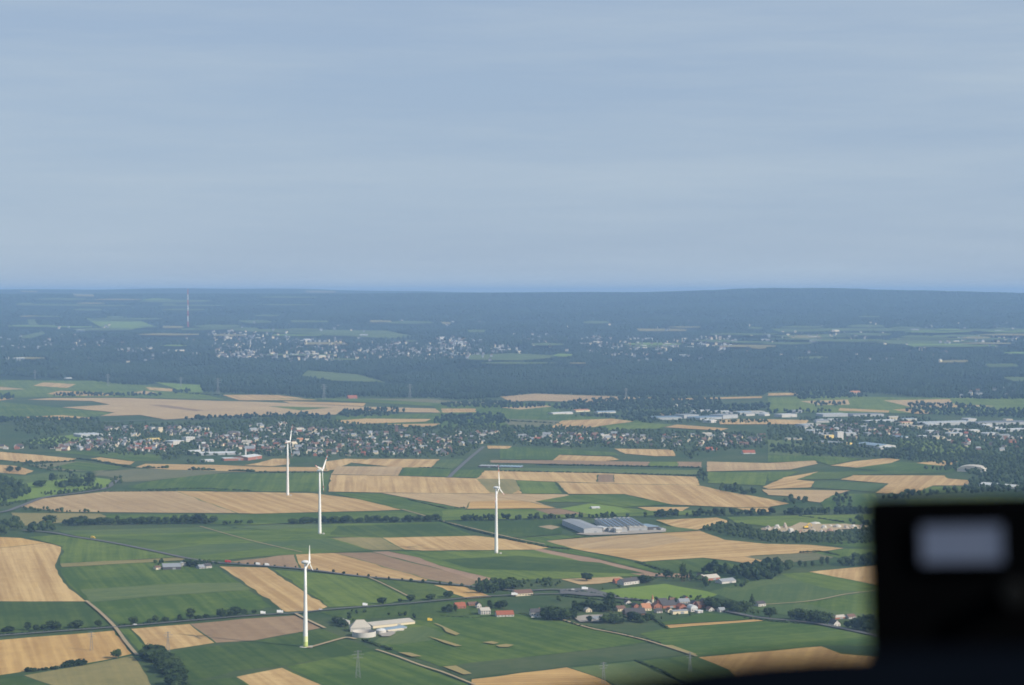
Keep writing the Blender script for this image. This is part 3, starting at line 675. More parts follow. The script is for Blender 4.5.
# ------------------------------------------------------------------ buildings
RESERVED = []      # (x, y, radius) ground taken by buildings
def roof_mesh(w, d, h, rh, kind, over=.4):
    b_ = MB(); W, D = w / 2 + over, d / 2 + over; t = .25
    if kind == 'gable_x':                                  # ridge along x
        for s in (-1, 1):
            b_.add([(-W, s * D, h - over * rh / (d / 2)), (W, s * D, h - over * rh / (d / 2)), (W, 0, h + rh), (-W, 0, h + rh),
                    (-W, s * D, h - over * rh / (d / 2) + t), (W, s * D, h - over * rh / (d / 2) + t), (W, 0, h + rh + t), (-W, 0, h + rh + t)],
                   [(0, 1, 2, 3), (4, 5, 6, 7), (0, 1, 5, 4), (1, 2, 6, 5), (0, 3, 7, 4)])
    elif kind == 'gable_y':
        for s in (-1, 1):
            e = h - over * rh / (w / 2)
            b_.add([(s * W, -D, e), (s * W, D, e), (0, D, h + rh), (0, -D, h + rh), (s * W, -D, e + t), (s * W, D, e + t), (0, D, h + rh + t), (0, -D, h + rh + t)],
                   [(0, 1, 2, 3), (4, 5, 6, 7), (0, 1, 5, 4), (0, 3, 7, 4), (1, 2, 6, 5)])
    elif kind == 'hip':
        r = max(w - d, .5) / 2
        b_.add([(-W, -D, h), (W, -D, h), (W, D, h), (-W, D, h), (-r, 0, h + rh), (r, 0, h + rh)], [(0, 1, 5, 4), (2, 3, 4, 5), (1, 2, 5), (3, 0, 4), (0, 3, 2, 1)])
    elif kind == 'arch':
        n = 12; V = []
        for i in range(n + 1):
            a = math.pi * i / n
            for y in (-D, D): V.append((-W * math.cos(a), y, h + rh * math.sin(a)))
        b_.add(V, [(2 * i, 2 * i + 1, 2 * i + 3, 2 * i + 2) for i in range(n)] + [tuple(range(0, 2 * n + 2, 2)), tuple(range(1, 2 * n + 2, 2))])
    elif kind == 'flat':
        b_.box(-W, W, -D, D, h, h + .5)
    elif kind == 'saw':                                    # rows of shallow gables along x
        n = max(2, int(w / rh / 5)); s = 2 * W / n
        for i in range(n):
            x = -W + i * s
            b_.add([(x, -D, h), (x + s, -D, h), (x + s / 2, -D, h + rh), (x, D, h), (x + s, D, h), (x + s / 2, D, h + rh)], [(0, 1, 2), (3, 5, 4), (0, 2, 5, 3), (1, 4, 5, 2), (0, 3, 4, 1)])
    return b_
def wall_mesh(w, d, h, rh, kind):
    b_ = MB(); b_.box(-w / 2, w / 2, -d / 2, d / 2, -.3, h)
    e = .04
    if kind == 'gable_x':
        for s in (-1, 1): b_.add([(s * (w / 2), -d / 2, h), (s * (w / 2), d / 2, h), (s * (w / 2), 0, h + rh - .02), (s * (w / 2 - .3), -d / 2, h), (s * (w / 2 - .3), d / 2, h), (s * (w / 2 - .3), 0, h + rh - .02)], [(0, 1, 2), (3, 5, 4), (0, 2, 5, 3), (1, 4, 5, 2)])
    elif kind == 'gable_y':
        for s in (-1, 1): b_.add([(-w / 2, s * d / 2, h), (w / 2, s * d / 2, h), (0, s * d / 2, h + rh - .02), (-w / 2, s * (d / 2 - .3), h), (w / 2, s * (d / 2 - .3), h), (0, s * (d / 2 - .3), h + rh - .02)], [(0, 1, 2), (3, 5, 4), (0, 2, 5, 3), (1, 4, 5, 2)])
    return b_
def building(name, label, cat, a, b, depth, hpx, rpx, kind, wall, roof, group=None, back=None, wins=0, door=True, chimney=False, lights=0):
    """a, b: foot of the front wall in the photo; depth in metres; wall and roof heights given as they appear there"""
    A, B = P(*a), P(*b); dv = B - A; w = float(np.linalg.norm(dv[:2])); u = dv[:2] / w; v = np.array([-u[1], u[0]])
    if v[1] < 0: v = -v
    s = mpp((A + B) / 2); h, rh = hpx * s, rpx * s
    if back is not None:                                   # square plan running from the front left corner to the back left one
        Bk = P(*back); depth = float(np.linalg.norm((Bk - A)[:2])); v = (Bk - A)[:2] / depth; u = np.array([v[1], -v[0]]); w = float((B[0] - A[0]) / u[0])
    c = A[:2] + u * w / 2 + v * depth / 2
    RESERVED.append((c[0], c[1], max(w, depth) * .62))
    o = empty(name, (c[0], c[1], 0), math.atan2(u[1], u[0])); tag(o, label, cat, group)
    wall_mesh(w, depth, h, rh, kind).build('wall', wall, o)
    r = roof_mesh(w, depth, h, rh, kind).build('roof', roof, o)
    if chimney:
        cm = MB(); cm.box(w * .18, w * .18 + .9, .2, 1.1, h + rh * .3, h + rh + 1.1); cm.build('chimney', 'brick_wall', r)
    if lights:
        me = None
        for i in range(lights):
            x = -w / 2 + w * (i + .5) / lights
            if kind in ('flat', 'saw'):
                q = MB(); q.box(-1.5, 1.5, -depth * .4, depth * .4, 0, .5); z = h + (rh + .1 if kind == 'saw' else .52)
                ro = q.build('rooflight', 'glass', r); ro.location = (x, 0, z)
            elif kind == 'gable_y':
                continue
    if wins:
        rows = 1 if h < 5 else 2
        me = None
        for j in range(rows):
            for i in range(wins):
                x = -w / 2 + w * (i + .5) / wins; z = h * (.52 if rows == 1 else (.28 if j == 0 else .72))
                if door and j == 0 and i == wins // 2: continue
                if me is None:
                    q = MB(); ww, hh = min(1.6, w / wins * .5), min(1.5, h * .3)
                    q.box(-ww / 2, ww / 2, -.06, .06, -hh / 2, hh / 2); wo = q.build('window', 'glass', o); me = wo.data
                else:
                    wo = bpy.data.objects.new('window', me); COL.objects.link(wo); wo.parent = o
                wo.location = (x, -depth / 2 - .03, z)
        for j in range(rows):                              # the sunny gable end on the right
            wo = bpy.data.objects.new('window', me); COL.objects.link(wo); wo.parent = o
            wo.location = (w / 2 + .03, 0, h * (.5 if rows == 1 else (.28 if j == 0 else .72))); wo.rotation_euler = (0, 0, math.pi / 2)
    if door:
        q = MB(); dw, dh = (1.2, 2.2) if wins else (min(4.5, w * .3), min(4.2, h * .75))
        q.box(-dw / 2, dw / 2, -.07, .07, -.1, dh); do = q.build('door', 'brown_roof' if wins else 'grey_roof', o)
        do.location = (-w / 2 + w * ((wins // 2) + .5) / wins if wins else w * .12, -depth / 2 - .03, 0)
    return o
BL = building
# factory in the middle of the plain
BL('factory_hall', 'long grey factory hall with a white gable end, left of the factory group', 'hall', (584,534), (602.5,534), 120, 5.2, 1.2, 'gable_y', 'grey_wall', 'grey_roof', 'factory halls on the plain', back=(562,525))
BL('factory_hall', 'factory hall with a pale ribbed roof, centre of the factory group', 'hall', (609,533), (627,532), 90, 4.6, .9, 'saw', 'grey_wall', 'pale_roof', 'factory halls on the plain', back=(594.5,523.3), lights=4)
BL('factory_hall', 'wide pale-roofed factory hall right of the white office front', 'hall', (629,531.6), (647,530.4), 90, 4.2, .9, 'saw', 'grey_wall', 'pale_roof', 'factory halls on the plain', back=(613,521.8), lights=4)
BL('factory_hall', 'open dark-fronted loading hall at the right end of the factory', 'hall', (648,531), (659,530.4), 40, 4, .6, 'flat', 'dark_roof', 'blue_roof', 'factory halls on the plain')
BL('factory_office', 'small white cube office standing before the pale-roofed factory hall', 'office', (616,533.8), (622,533.6), 14, 5, .3, 'flat', 'white_wall', 'white_roof', wins=3)
BL('factory_shed', 'narrow white-roofed link shed between the two largest factory halls', 'shed', (603.5,532.2), (607.5,532), 26, 4.4, .4, 'flat', 'white_wall', 'white_roof')
BL('factory_shed', 'small pale shed past the loading hall at the far right of the factory', 'shed', (661,531), (665,530.8), 14, 2.4, .7, 'gable_y', 'grey_wall', 'grey_roof')
# farm under the near turbine
BL('barn', 'broad barn with a pale sheet roof beside the round white tank', 'barn', (350.5,632), (371,631.5), 14.5, 4.0, 7.2, 'hip', 'white_wall', 'pale_roof', 'farm buildings by the near turbine')
BL('barn', 'long low pale-roofed barn to the right behind the round tank', 'barn', (373,628.5), (415,624), 26, 2.5, 2.2, 'gable_x', 'cream_wall', 'pale_roof', 'farm buildings by the near turbine')
BL('shed', 'white open shed on the left rear corner of the tank farm', 'shed', (344,625), (350,624.5), 22, 3.6, .8, 'gable_y', 'white_wall', 'white_roof', 'farm buildings by the near turbine')
BL('shed', 'low blue-green roofed shed in front of the long pale barn', 'shed', (384,632), (407,628.5), 14, 1.5, .8, 'gable_x', 'grey_wall', 'blue_roof', 'farm buildings by the near turbine')
BL('shed', 'small cream shed with a white roof between tank and blue-green shed', 'shed', (389,632.5), (404,630.5), 8, 1.2, .7, 'gable_x', 'white_wall', 'cream_wall', 'farm buildings by the near turbine')
# roadside houses in the middle
BL('house', 'house with a bright orange-red roof, leftmost of the roadside row', 'house', (456,609), (466,608.5), 11, 2.4, 3.4, 'gable_x', 'brick_wall', 'red_roof', 'roadside houses', wins=3, chimney=True)
BL('house', 'low dull red-roofed house half hidden by trees in the roadside row', 'house', (469,606), (478,605.5), 9, 1.6, 1.8, 'gable_x', 'brick_wall', 'brown_roof', 'roadside houses', wins=3)
BL('house', 'narrow tall white gable house behind the white cube house', 'house', (477,608.5), (481.5,608.3), 9, 3.6, 2.2, 'gable_y', 'white_wall', 'dark_roof', 'roadside houses', wins=2)
BL('house', 'white two-storey house with pale roof in the roadside row', 'house', (481,615), (490.5,614.5), 12, 4.2, 2.4, 'gable_x', 'white_wall', 'pale_roof', 'roadside houses', wins=4, chimney=True)
BL('barn', 'long barn with orange-red roof above a white wall', 'barn', (497,617.3), (514,616.8), 15, 2.4, 3.2, 'gable_x', 'white_wall', 'red_roof', 'roadside houses', wins=5)
BL('house', 'dark-roofed white double house with twin dormers, rightmost of the roadside row', 'house', (531,616.5), (544,616.2), 13, 4.0, 3.0, 'gable_x', 'white_wall', 'dark_roof', 'roadside houses', wins=5, chimney=True)
BL('inn', 'long pinkish building with a brown-red roof by the road bend', 'building', (516,596.3), (533,595.3), 16, 2.6, 2.8, 'gable_x', 'cream_wall', 'brown_roof', wins=6)
BL('farmhouse', 'long white farmhouse with a dark roof beside the bright meadow', 'house', (624,585.5), (639.5,583.5), 13, 3.2, 2.8, 'gable_x', 'white_wall', 'dark_roof', wins=6, chimney=True)
BL('shed', 'red-roofed shed against the left end of the white farmhouse', 'shed', (615.5,583.5), (621,583.2), 10, 2.0, 2.4, 'gable_x', 'brick_wall', 'red_roof')
# hamlet right of the meadow's foot
HG = 'hamlet houses below the bright meadow'
for hx, hy, wl, rf, lb in [(646,605,'white_wall','dark_roof','small white dark-roofed house just left of the turret'), (657,613.2,'white_wall','dark_roof','white house with dark roof in front of the brick house'), (668,612.5,'cream_wall','brown_roof','cream house with brown roof below the large hamlet barn'),
        (634,608,'brick_wall','dark_roof','brick cottage left of the orange gable roof'), (671,602.6,'brick_wall','brown_roof','brown-roofed cottage at the rear centre of the hamlet'), (693,605.4,'brick_wall','dark_roof','dark brick house behind the white arched house'),
        (709,611.5,'white_wall','brown_roof','white cottage with brown roof at the hamlet road end'), (684,600.6,'brick_wall','dark_roof','dark cottage at the topmost rear of the hamlet'), (702,603.2,'cream_wall','dark_roof','cream cottage at the rear right of the hamlet'), (720,612.3,'white_wall','grey_roof','white cottage in the trees right of the hamlet'),
        (626,604.6,'white_wall','dark_roof','white cottage by the hedge under the meadow'), (603,611.3,'white_wall','brown_roof','white cottage among the slim trees')]:
    BL('cottage', lb, 'house', (hx, hy), (hx + 5.5, hy - .3), 9, 2.0, 2.3, random.choice(['gable_x', 'gable_y']), wl, rf, HG, wins=2)
BL('house', 'house with a bright orange gable roof in the hamlet', 'house', (643,611), (651.5,610.5), 12, 2.6, 4.2, 'gable_x', 'cream_wall', 'orange_roof', HG, wins=3)
BL('house', 'brown-roofed brick house right of the orange-roofed one', 'house', (654,609), (662,608.6), 11, 3.2, 2.8, 'gable_y', 'brick_wall', 'brown_roof', HG, wins=3, chimney=True)
BL('barn', 'large dark-roofed barn in the middle of the hamlet', 'barn', (663,608.5), (677,607.6), 18, 2.8, 4.0, 'gable_x', 'brick_wall', 'dark_roof', HG)
BL('house', 'red-fronted house with a red roof beside the beige wall', 'house', (679.5,610.5), (687,610), 10, 3.6, 2.6, 'gable_y', 'brick_wall', 'red_roof', HG, wins=2)
BL('barn', 'low beige-walled stable along the hamlet edge', 'barn', (673,614.5), (688,613.5), 9, 3.0, .8, 'gable_x', 'cream_wall', 'grey_roof', HG)
BL('house', 'white round-gabled house in the right half of the hamlet', 'house', (691,612), (697.5,611.6), 11, 3.2, 3.2, 'arch', 'white_wall', 'white_roof', HG, wins=2)
BL('house', 'red brick house with dark roof at the right end of the hamlet', 'house', (698.5,608.5), (707,608), 12, 3.4, 3.0, 'gable_x', 'brick_wall', 'brown_roof', HG, wins=3, chimney=True)
BL('barn', 'long dark barn at the left foot of the hamlet', 'barn', (626,616.5), (646,616), 20, 2.8, 4.2, 'gable_x', 'brown_roof', 'dark_roof', HG)
BL('house', 'white-walled house with grey roof behind the dark hamlet barn', 'house', (680,604.2), (690,603.8), 12, 2.4, 2.6, 'gable_x', 'white_wall', 'grey_roof', HG, wins=4)
BL('house', 'small grey-roofed house at the back left of the hamlet', 'house', (660,603.8), (668,603.3), 11, 2.2, 2.6, 'gable_x', 'brick_wall', 'dark_roof', HG, wins=3)
BL('shed', 'small white flat shed at the hamlet edge beside the arch house', 'shed', (698,613.2), (703,612.7), 7, 2.0, .2, 'flat', 'white_wall', 'white_roof', HG)
BL('house', 'cream house with a brown roof among trees left of the dark barn', 'house', (618,611.5), (626,611), 11, 2.6, 2.4, 'gable_x', 'cream_wall', 'brown_roof', HG, wins=3)
BL('house', 'pale cottage in the trees above the gravel yard', 'house', (586,612.3), (592,612), 9, 2.2, 2.2, 'gable_y', 'cream_wall', 'olive' if False else 'pale_roof', HG, wins=2)
BL('shed', 'low grey sheds with light roofs on the gravel yard', 'shed', (596,621), (609,619), 16, 1.8, .7, 'gable_x', 'grey_wall', 'grey_roof', HG)
flat_sheet('gravel_yard', 'yard', [(573,618),(585,616),(610,615.5),(612,620),(600,622.5),(580,623)], 1.52)
flat_sheet('car_park', 'asphalt', [(560,590),(590,588.5),(600,592),(620,597),(590,597),(560,594)], 1.54)
flat_sheet('farm_yard', 'yard', [(379,635),(392,632),(396,634),(390,637.5),(382,637.5)], 1.54)
flat_sheet('factory_yard', 'yard', [(576,534.6),(610,527),(666,529.5),(666,532.5),(625,535),(590,536)], 1.54)
# farm in the trees
FG = 'farm among the tall trees'
BL('barn', 'barn with a pale pinkish roof among the tall trees', 'barn', (706,581), (720,579.6), 16, 2.4, 2.8, 'gable_x', 'brick_wall', 'pale_roof', FG)
BL('barn', 'grey-roofed barn with a light lean-to under the tree belt', 'barn', (722,584), (736,582.5), 14, 2.2, 2.2, 'gable_x', 'white_wall', 'grey_roof', FG)
BL('house', 'small white house at the left edge of the farm by the poplars', 'house', (700,578), (704,577.7), 9, 2.4, 1.6, 'gable_y', 'white_wall', 'dark_roof', FG, wins=2)
BL('house', 'lone white house with dark roof below the olive pasture', 'house', (758.5,607), (766,606.3), 11, 3.0, 2.2, 'gable_x', 'white_wall', 'dark_roof', wins=3)
BL('house', 'white gabled house in the trees beside the cockpit box', 'house', (834,626.5), (840.5,626), 12, 2.6, 3.6, 'gable_y', 'white_wall', 'dark_roof', wins=2)
BL('barn', 'light-roofed barn behind the white gabled house on the right', 'barn', (834,619.5), (846,618.5), 10, 1.8, 1.6, 'gable_x', 'brick_wall', 'pale_roof')
BL('house', 'pale red-roofed house at the far right of the roadside trees', 'house', (849,619), (856,618.5), 10, 2.2, 2.0, 'gable_x', 'white_wall', 'brown_roof', wins=3)
# farmstead on the left by the upper road
GG = 'farmstead left on the upper road'
BL('barn', 'dark hall with a grey-blue roof, largest of the left farmstead', 'barn', (163,570), (181,569.5), 30, 2.8, 2.4, 'gable_x', 'dark_roof', 'grey_roof', GG)
BL('house', 'white block house beside the grey-blue farm hall', 'house', (181.5,566.5), (186,566.3), 12, 3.6, .8, 'hip', 'white_wall', 'white_roof', GG, wins=3)
BL('shed', 'small reddish shed at the left corner of the farmstead', 'shed', (156,570), (161,569.7), 12, 2.4, 1.2, 'gable_x', 'cream_wall', 'brown_roof', GG)
BL('house', 'white house with dark roof at the right end of the farmstead', 'house', (206,568.5), (212,568), 12, 2.4, 2.2, 'gable_x', 'white_wall', 'dark_roof', GG, wins=3)
BL('house', 'grey-roofed house under the farmstead trees', 'house', (199.5,569), (205,568.6), 12, 1.8, 2.0, 'gable_x', 'grey_wall', 'grey_roof', GG, wins=3)
# village landmarks
LG = 'larger buildings of the village'
BL('greenhouse_block', 'pale ribbed greenhouse hall at the left end of the village', 'greenhouse', (81,437.8), (103,437), 60, 2.8, .8, 'saw', 'grey_wall', 'white_roof', LG)
BL('warehouse', 'long yellow flat-roofed warehouse in the village', 'warehouse', (148,442), (165,441.5), 50, 2.4, .8, 'gable_x', 'yellow_wall', 'yellow_wall', LG)
BL('apartment_block', 'white apartment block, left of the pair above the yellow warehouse', 'apartment block', (151.5,432), (156.5,431.8), 18, 4.6, .4, 'flat', 'white_wall', 'grey_roof', LG, wins=4)
BL('apartment_block', 'taller cream apartment block, right of the pair above the yellow warehouse', 'apartment block', (158.5,432.5), (163,432.3), 18, 5.0, .4, 'flat', 'cream_wall', 'grey_roof', LG, wins=4)
BL('school', 'white stepped school-like block right of the yellow warehouse', 'building', (173,445), (184,444), 30, 3.6, .4, 'flat', 'white_wall', 'white_roof', LG, wins=6)
BL('school', 'tall white wing behind the stepped white block', 'building', (186,442), (195,441.5), 20, 4.6, .4, 'flat', 'white_wall', 'white_roof', LG, wins=5)
BL('works_hall', 'long white flat-roofed works hall with dark front', 'hall', (199,455.5), (241,454.5), 50, 1.8, .3, 'flat', 'grey_wall', 'white_roof', LG, wins=10)
BL('works_hall', 'red-walled works hall at the foot of the white stack', 'hall', (224,460.8), (249,460.2), 30, 2.2, .3, 'flat', 'brick_wall', 'white_roof', LG)
BL('works_hall', 'white-roofed works hall behind the lower works yard', 'hall', (189,454), (203,453), 30, 2.0, 1.0, 'gable_x', 'white_wall', 'white_roof', LG)
BL('works_hall', 'low bright white hall left of the red-walled works', 'hall', (203,462), (214,461.6), 24, 1.4, .8, 'gable_x', 'white_wall', 'white_roof', LG)
BL('works_hall', 'red and white gabled works hall right of the white stack', 'hall', (248,460.5), (262,458.5), 40, 3.0, 1.4, 'gable_x', 'brick_wall', 'white_roof', LG)
BL('warehouse', 'white shop hall above the works', 'warehouse', (199.5,445.5), (208,445), 30, 2.2, .6, 'gable_x', 'white_wall', 'white_roof', LG)
BL('house', 'big bright cream house right of the farthest turbine tower', 'house', (292.5,447), (297.5,446.8), 16, 3.4, 1.6, 'gable_x', 'cream_wall', 'cream_wall', LG, wins=3)
BL('house', 'large orange-roofed house behind the farthest turbine', 'house', (298,442), (304,441.8), 16, 1.6, 2.2, 'gable_x', 'cream_wall', 'orange_roof', LG, wins=3)
BL('greenhouse_block', 'long low grey greenhouse rows right of the village road', 'greenhouse', (478,467.3), (496,467.6), 30, 1.3, .6, 'saw', 'dark_roof', 'grey_roof', LG)
BL('greenhouse_block', 'second low greenhouse row, bluish, right of the grey rows', 'greenhouse', (497,467.8), (520,468.3), 30, 1.3, .6, 'saw', 'dark_roof', 'blue_roof', LG)
BL('barn', 'barn with a bright red roof at the right edge of the village', 'barn', (743.5,454), (755.5,453.8), 18, 1.2, 2.4, 'gable_x', 'white_wall', 'red_roof', LG)
BL('barn', 'long brick-red barn left of the bright red roof', 'barn', (707,450.5), (718,450), 18, 1.4, 1.6, 'gable_x', 'brick_wall', 'red_roof', LG)
# industrial estate behind the village
IG = 'industrial halls behind the village'
for (a, b_, dep, hp, rp, kd, wl, rf, lb) in [
    ((658,420), (682,419.5), 90, 3.0, .6, 'saw', 'grey_wall', 'blue_roof', 'long blue-grey shed with ribbed roof, left end of the industrial estate'),
    ((684,418.5), (699,418), 80, 4.2, .5, 'flat', 'grey_wall', 'grey_roof', 'tall grey block next to the long ribbed shed'),
    ((700,420), (722,419), 90, 2.6, .6, 'saw', 'grey_wall', 'blue_roof', 'low bluish ribbed shed in the middle of the estate'),
    ((711,423), (717,422.4), 40, 3.0, .8, 'gable_y', 'white_wall', 'white_roof', 'bright white gabled shed before the bluish ribbed shed'),
    ((723,419), (738,418), 80, 4.6, .5, 'flat', 'grey_wall', 'grey_roof', 'broad grey hall at the right end of the estate'),
    ((738,414), (765,413.5), 60, 2.6, .6, 'flat', 'grey_wall', 'pale_roof', 'pale flat hall behind the stubble strip'),
    ((553,414.8), (573,414), 40, 2.0, .6, 'gable_x', 'white_wall', 'white_roof', 'small white hall row left of the far wood'),
    ((576,412), (590,411.5), 40, 1.8, 1.0, 'gable_x', 'cream_wall', 'orange_roof', 'orange-roofed hall at the edge of the far wood'),
    ((598,413.5), (616,413), 40, 1.8, .8, 'gable_x', 'white_wall', 'blue_roof', 'greenish hall right of the orange-roofed hall'),
    ((674,406.5), (692,405.8), 50, 1.6, .6, 'flat', 'white_wall', 'pale_roof', 'pale flat hall in front of the forest'),
    ((782,417.5), (797,417), 60, 3.6, .5, 'flat', 'white_wall', 'white_roof', 'bright white block above the right stubble strip'),
    ((823,417), (848,416.5), 70, 3.2, .6, 'saw', 'grey_wall', 'white_roof', 'long light ribbed hall at the back of the right town'),
    ((853,416.8), (884,416.2), 70, 2.8, .6, 'saw', 'grey_wall', 'grey_roof', 'grey ribbed hall, longest at the back of the right town'),
    ((870,423), (899,422), 60, 2.4, .5, 'flat', 'grey_wall', 'white_roof', 'white flat hall before the longest grey ribbed hall'),
    ((902,425), (913,424.6), 50, 3.0, .6, 'gable_x', 'cream_wall', 'orange_roof', 'orange-beige hall between trees in the right town'),
    ((927,426), (976,424.5), 80, 3.4, .7, 'saw', 'grey_wall', 'white_roof', 'wide pale ribbed hall right of the orange-beige hall'),
    ((978,425.5), (1030,424.5), 80, 3.4, .6, 'saw', 'grey_wall', 'grey_roof', 'wide grey ribbed hall at the right edge of the view'),
    ((995,430), (1003,429.5), 40, 2.6, .6, 'gable_x', 'white_wall', 'white_roof', 'white shed before the huge grey hall'),
    ((1006,432), (1030,431), 60, 2.6, .5, 'flat', 'grey_wall', 'white_roof', 'white flat roof at the right edge under the grey hall'),
    ((806,427), (822,426), 60, 2.8, .5, 'flat', 'grey_wall', 'pale_roof', 'pale grey block left in the right town'),
    ((823,421.5), (842,421), 50, 2.2, .5, 'flat', 'grey_wall', 'white_roof', 'whitish low block in the middle of the right town'),
    ((812,443), (842,445), 60, 1.8, 1.0, 'gable_x', 'yellow_wall', 'grey_roof', 'grey-roofed hall with yellow gable at the foot of the white silo'),
    ((856,446), (880,448.5), 70, 3.0, 1.4, 'gable_x', 'white_wall', 'blue_roof', 'large pale blue-grey roof right of the white silo'),
    ((880,449.5), (896,449.2), 40, 2.6, .6, 'flat', 'white_wall', 'white_roof', 'white hall joined to the right of the blue-grey roof'),
    ((786,440), (802,440), 40, 1.6, .6, 'gable_x', 'cream_wall', 'pale_roof', 'beige hall in front of the dark tree band, right town'),
    ((825,438.5), (834,438), 30, 4.0, .4, 'flat', 'yellow_wall', 'pale_roof', 'yellowish block left of the white silo'),
]: BL('industrial_hall', lb, 'hall', a, b_, dep * .7, hp * .8, rp, kd, wl, rf, IG)
_k = 0
for _ in range(400):
    if _k >= 34: break
    x, y = random.choice([(random.uniform(800, 905), random.uniform(418, 436)), (random.uniform(900, 1024), random.uniform(421, 440)), (random.uniform(690, 800), random.uniform(411, 418))])
    p = P(x, y)
    if any((p[0] - a) ** 2 + (p[1] - b_) ** 2 < (r_ + 16) ** 2 for a, b_, r_ in RESERVED): continue
    wd = random.uniform(5, 14); wl, rf = random.choice([('white_wall', 'white_roof'), ('grey_wall', 'white_roof'), ('grey_wall', 'grey_roof'), ('cream_wall', 'pale_roof'), ('white_wall', 'blue_roof'), ('white_wall', 'grey_roof')])
    kd = random.choice(['flat', 'gable_x', 'saw']); zone = 'behind the white silo' if x < 905 and x > 799 else ('right of the orange-beige hall' if x > 899 else 'near the grey estate halls')
    BL('business_shed', f"{'short' if wd < 8 else 'long'} {wl[:-5]}-walled {dict(flat='flat', gable_x='gabled', saw='ribbed')[kd]} shed with {rf[:-5]} roof {zone}", 'shed', (x, y), (x + wd, y - random.uniform(0, .4)), random.uniform(18, 40), random.uniform(1.6, 3), random.uniform(.4, .9), kd, wl, rf, 'sheds ' + zone, door=False); _k += 1
BL('riding_hall', 'white arched hall with bright end walls on the right plain', 'hall', (957,471.5), (984,472.3), 44, 2.2, 3.8, 'arch', 'white_wall', 'pale_roof')
BL('greenhouse', 'long low white greenhouse roof above the cockpit box', 'greenhouse', (979,486.2), (1013,489), 26, 2.0, 1.8, 'gable_x', 'white_wall', 'white_roof')
BL('farmhouse', 'red-roofed farm at the edge of the far forest on the right', 'house', (852,394.5), (861,394.3), 24, 1.5, 2, 'gable_x', 'white_wall', 'orange_roof')
BL('farmhouse', 'red-roofed barn at the forest edge in the middle', 'house', (348.5,399), (357.5,398.8), 24, 1.5, 2, 'gable_x', 'brick_wall', 'red_roof')
BL('farmhouse', 'white cottage at the forest edge far left', 'house', (66.5,379), (72.5,378.8), 20, 1.0, .8, 'gable_x', 'white_wall', 'white_roof')
BL('silo_tower', 'tall white concrete silo block in the right town', 'silo', (837.5,440.5), (843.5,440.3), 16, 8.6, .4, 'flat', 'white_wall', 'white_roof')
BL('row_of_sheds_hall', 'white sheds in the green field behind the factory', 'shed', (592,509.2), (600,509), 14, 1.5, .8, 'gable_x', 'white_wall', 'white_roof')

# church tower
def church():
    A = P(396.5, 434.5); o = empty('church_tower', (A[0], A[1], 0), .2); tag(o, 'square brown church tower rising over the village roofs', 'church')
    RESERVED.append((A[0], A[1], 22))
    b_ = MB(); b_.box(-4.2, 4.2, -4.2, 4.2, 0, 23); b_.build('wall', 'brown_roof', o)
    b_ = MB(); b_.add([(-4.5, -4.5, 23), (4.5, -4.5, 23), (4.5, 4.5, 23), (-4.5, 4.5, 23), (0, 0, 29)], [(0, 1, 4), (1, 2, 4), (2, 3, 4), (3, 0, 4), (0, 3, 2, 1)]); b_.build('roof', 'dark_roof', o)
    b_ = MB(); b_.box(4.2, 26, -5.5, 5.5, 0, 8); n = b_.build('nave', 'white_wall', o)
    b_ = MB(); b_.add([(4.3, -6, 8), (26.5, -6, 8), (26.5, 6, 8), (4.3, 6, 8), (4.3, 0, 14), (26.5, 0, 14)], [(0, 1, 5, 4), (2, 3, 4, 5), (1, 2, 5), (3, 0, 4)]); b_.build('nave_roof', 'dark_roof', n)
    for s in (-1, 1):
        b_ = MB(); b_.box(s * 1.8 - .6, s * 1.8 + .6, -4.35, -4.1, 17, 20.5); b_.build('window', 'glass', o)
church()
def turret():
    A = P(652.5, 603.5); o = empty('turret', (A[0], A[1], 0)); tag(o, 'slim orange turret standing behind the hamlet roofs', 'turret')
    b_ = MB(); b_.tube([(0, 0, 0), (0, 0, 5.5)], [1.6, 1.5], 10); b_.build('wall', 'cream_wall', o)
    b_ = MB(); b_.tube([(0, 0, 5.5), (0, 0, 6.2), (0, 0, 11.5)], [2.0, 1.6, .1], 10); b_.build('roof', 'orange_roof', o)
turret()
def stack(px, py, hm, r0, r1, label):
    A = P(px, py); o = empty('chimney_stack', (A[0], A[1], 0)); tag(o, label, 'chimney')
    b_ = MB(); b_.tube([(0, 0, 0), (0, 0, hm)], [r0, r1], 14); b_.build('shaft', 'white_wall', o, True)
    b_ = MB(); b_.tube([(0, 0, hm - 1.5), (0, 0, hm + .6)], [r1 + .35, r1 + .35], 14); b_.build('rim', 'grey_wall', o, True)
    b_ = MB(); b_.box(-r0 * 1.5, r0 * 1.5, -r0 * 1.5, r0 * 1.5, 0, 2.2); b_.build('base', 'grey_wall', o)
stack(245.6, 459.5, 25, 2.2, 1.7, 'slim white stack rising over the red-walled works')
stack(199.4, 452.0, 17, 1.8, 1.6, 'short white stack at the left end of the works hall')
def tank(px, py, r, h, label, lid):
    A = P(px, py); o = empty('round_tank', (A[0], A[1], 0)); tag(o, label, 'tank', 'round tanks of the tank farm')
    RESERVED.append((A[0], A[1], r + 3))
    b_ = MB(); b_.tube([(0, 0, 0), (0, 0, h)], [r, r], 40, cap=False); b_.tube([(0, 0, h), (0, 0, 0)], [r - .4, r - .4], 40, cap=False); b_.build('wall', 'white_wall', o, True)
    b_ = MB()
    if lid: b_.tube([(0, 0, h - .3), (0, 0, h + 1.2), (0, 0, h + 2.2)], [r + .1, r * .6, .2], 40, cap=False); b_.build('cover', 'white_roof', o, True)
    else: b_.tube([(0, 0, 1.6), (0, 0, 1.7)], [r - .5, r - .5], 40); b_.build('slurry', 'brown_roof', o)
tank(364, 636, 13.5, 5.6, 'large open round white tank at the front of the tank farm', False)
tank(381, 633.5, 6.0, 4.2, 'smaller covered round white tank right of the open one', True)

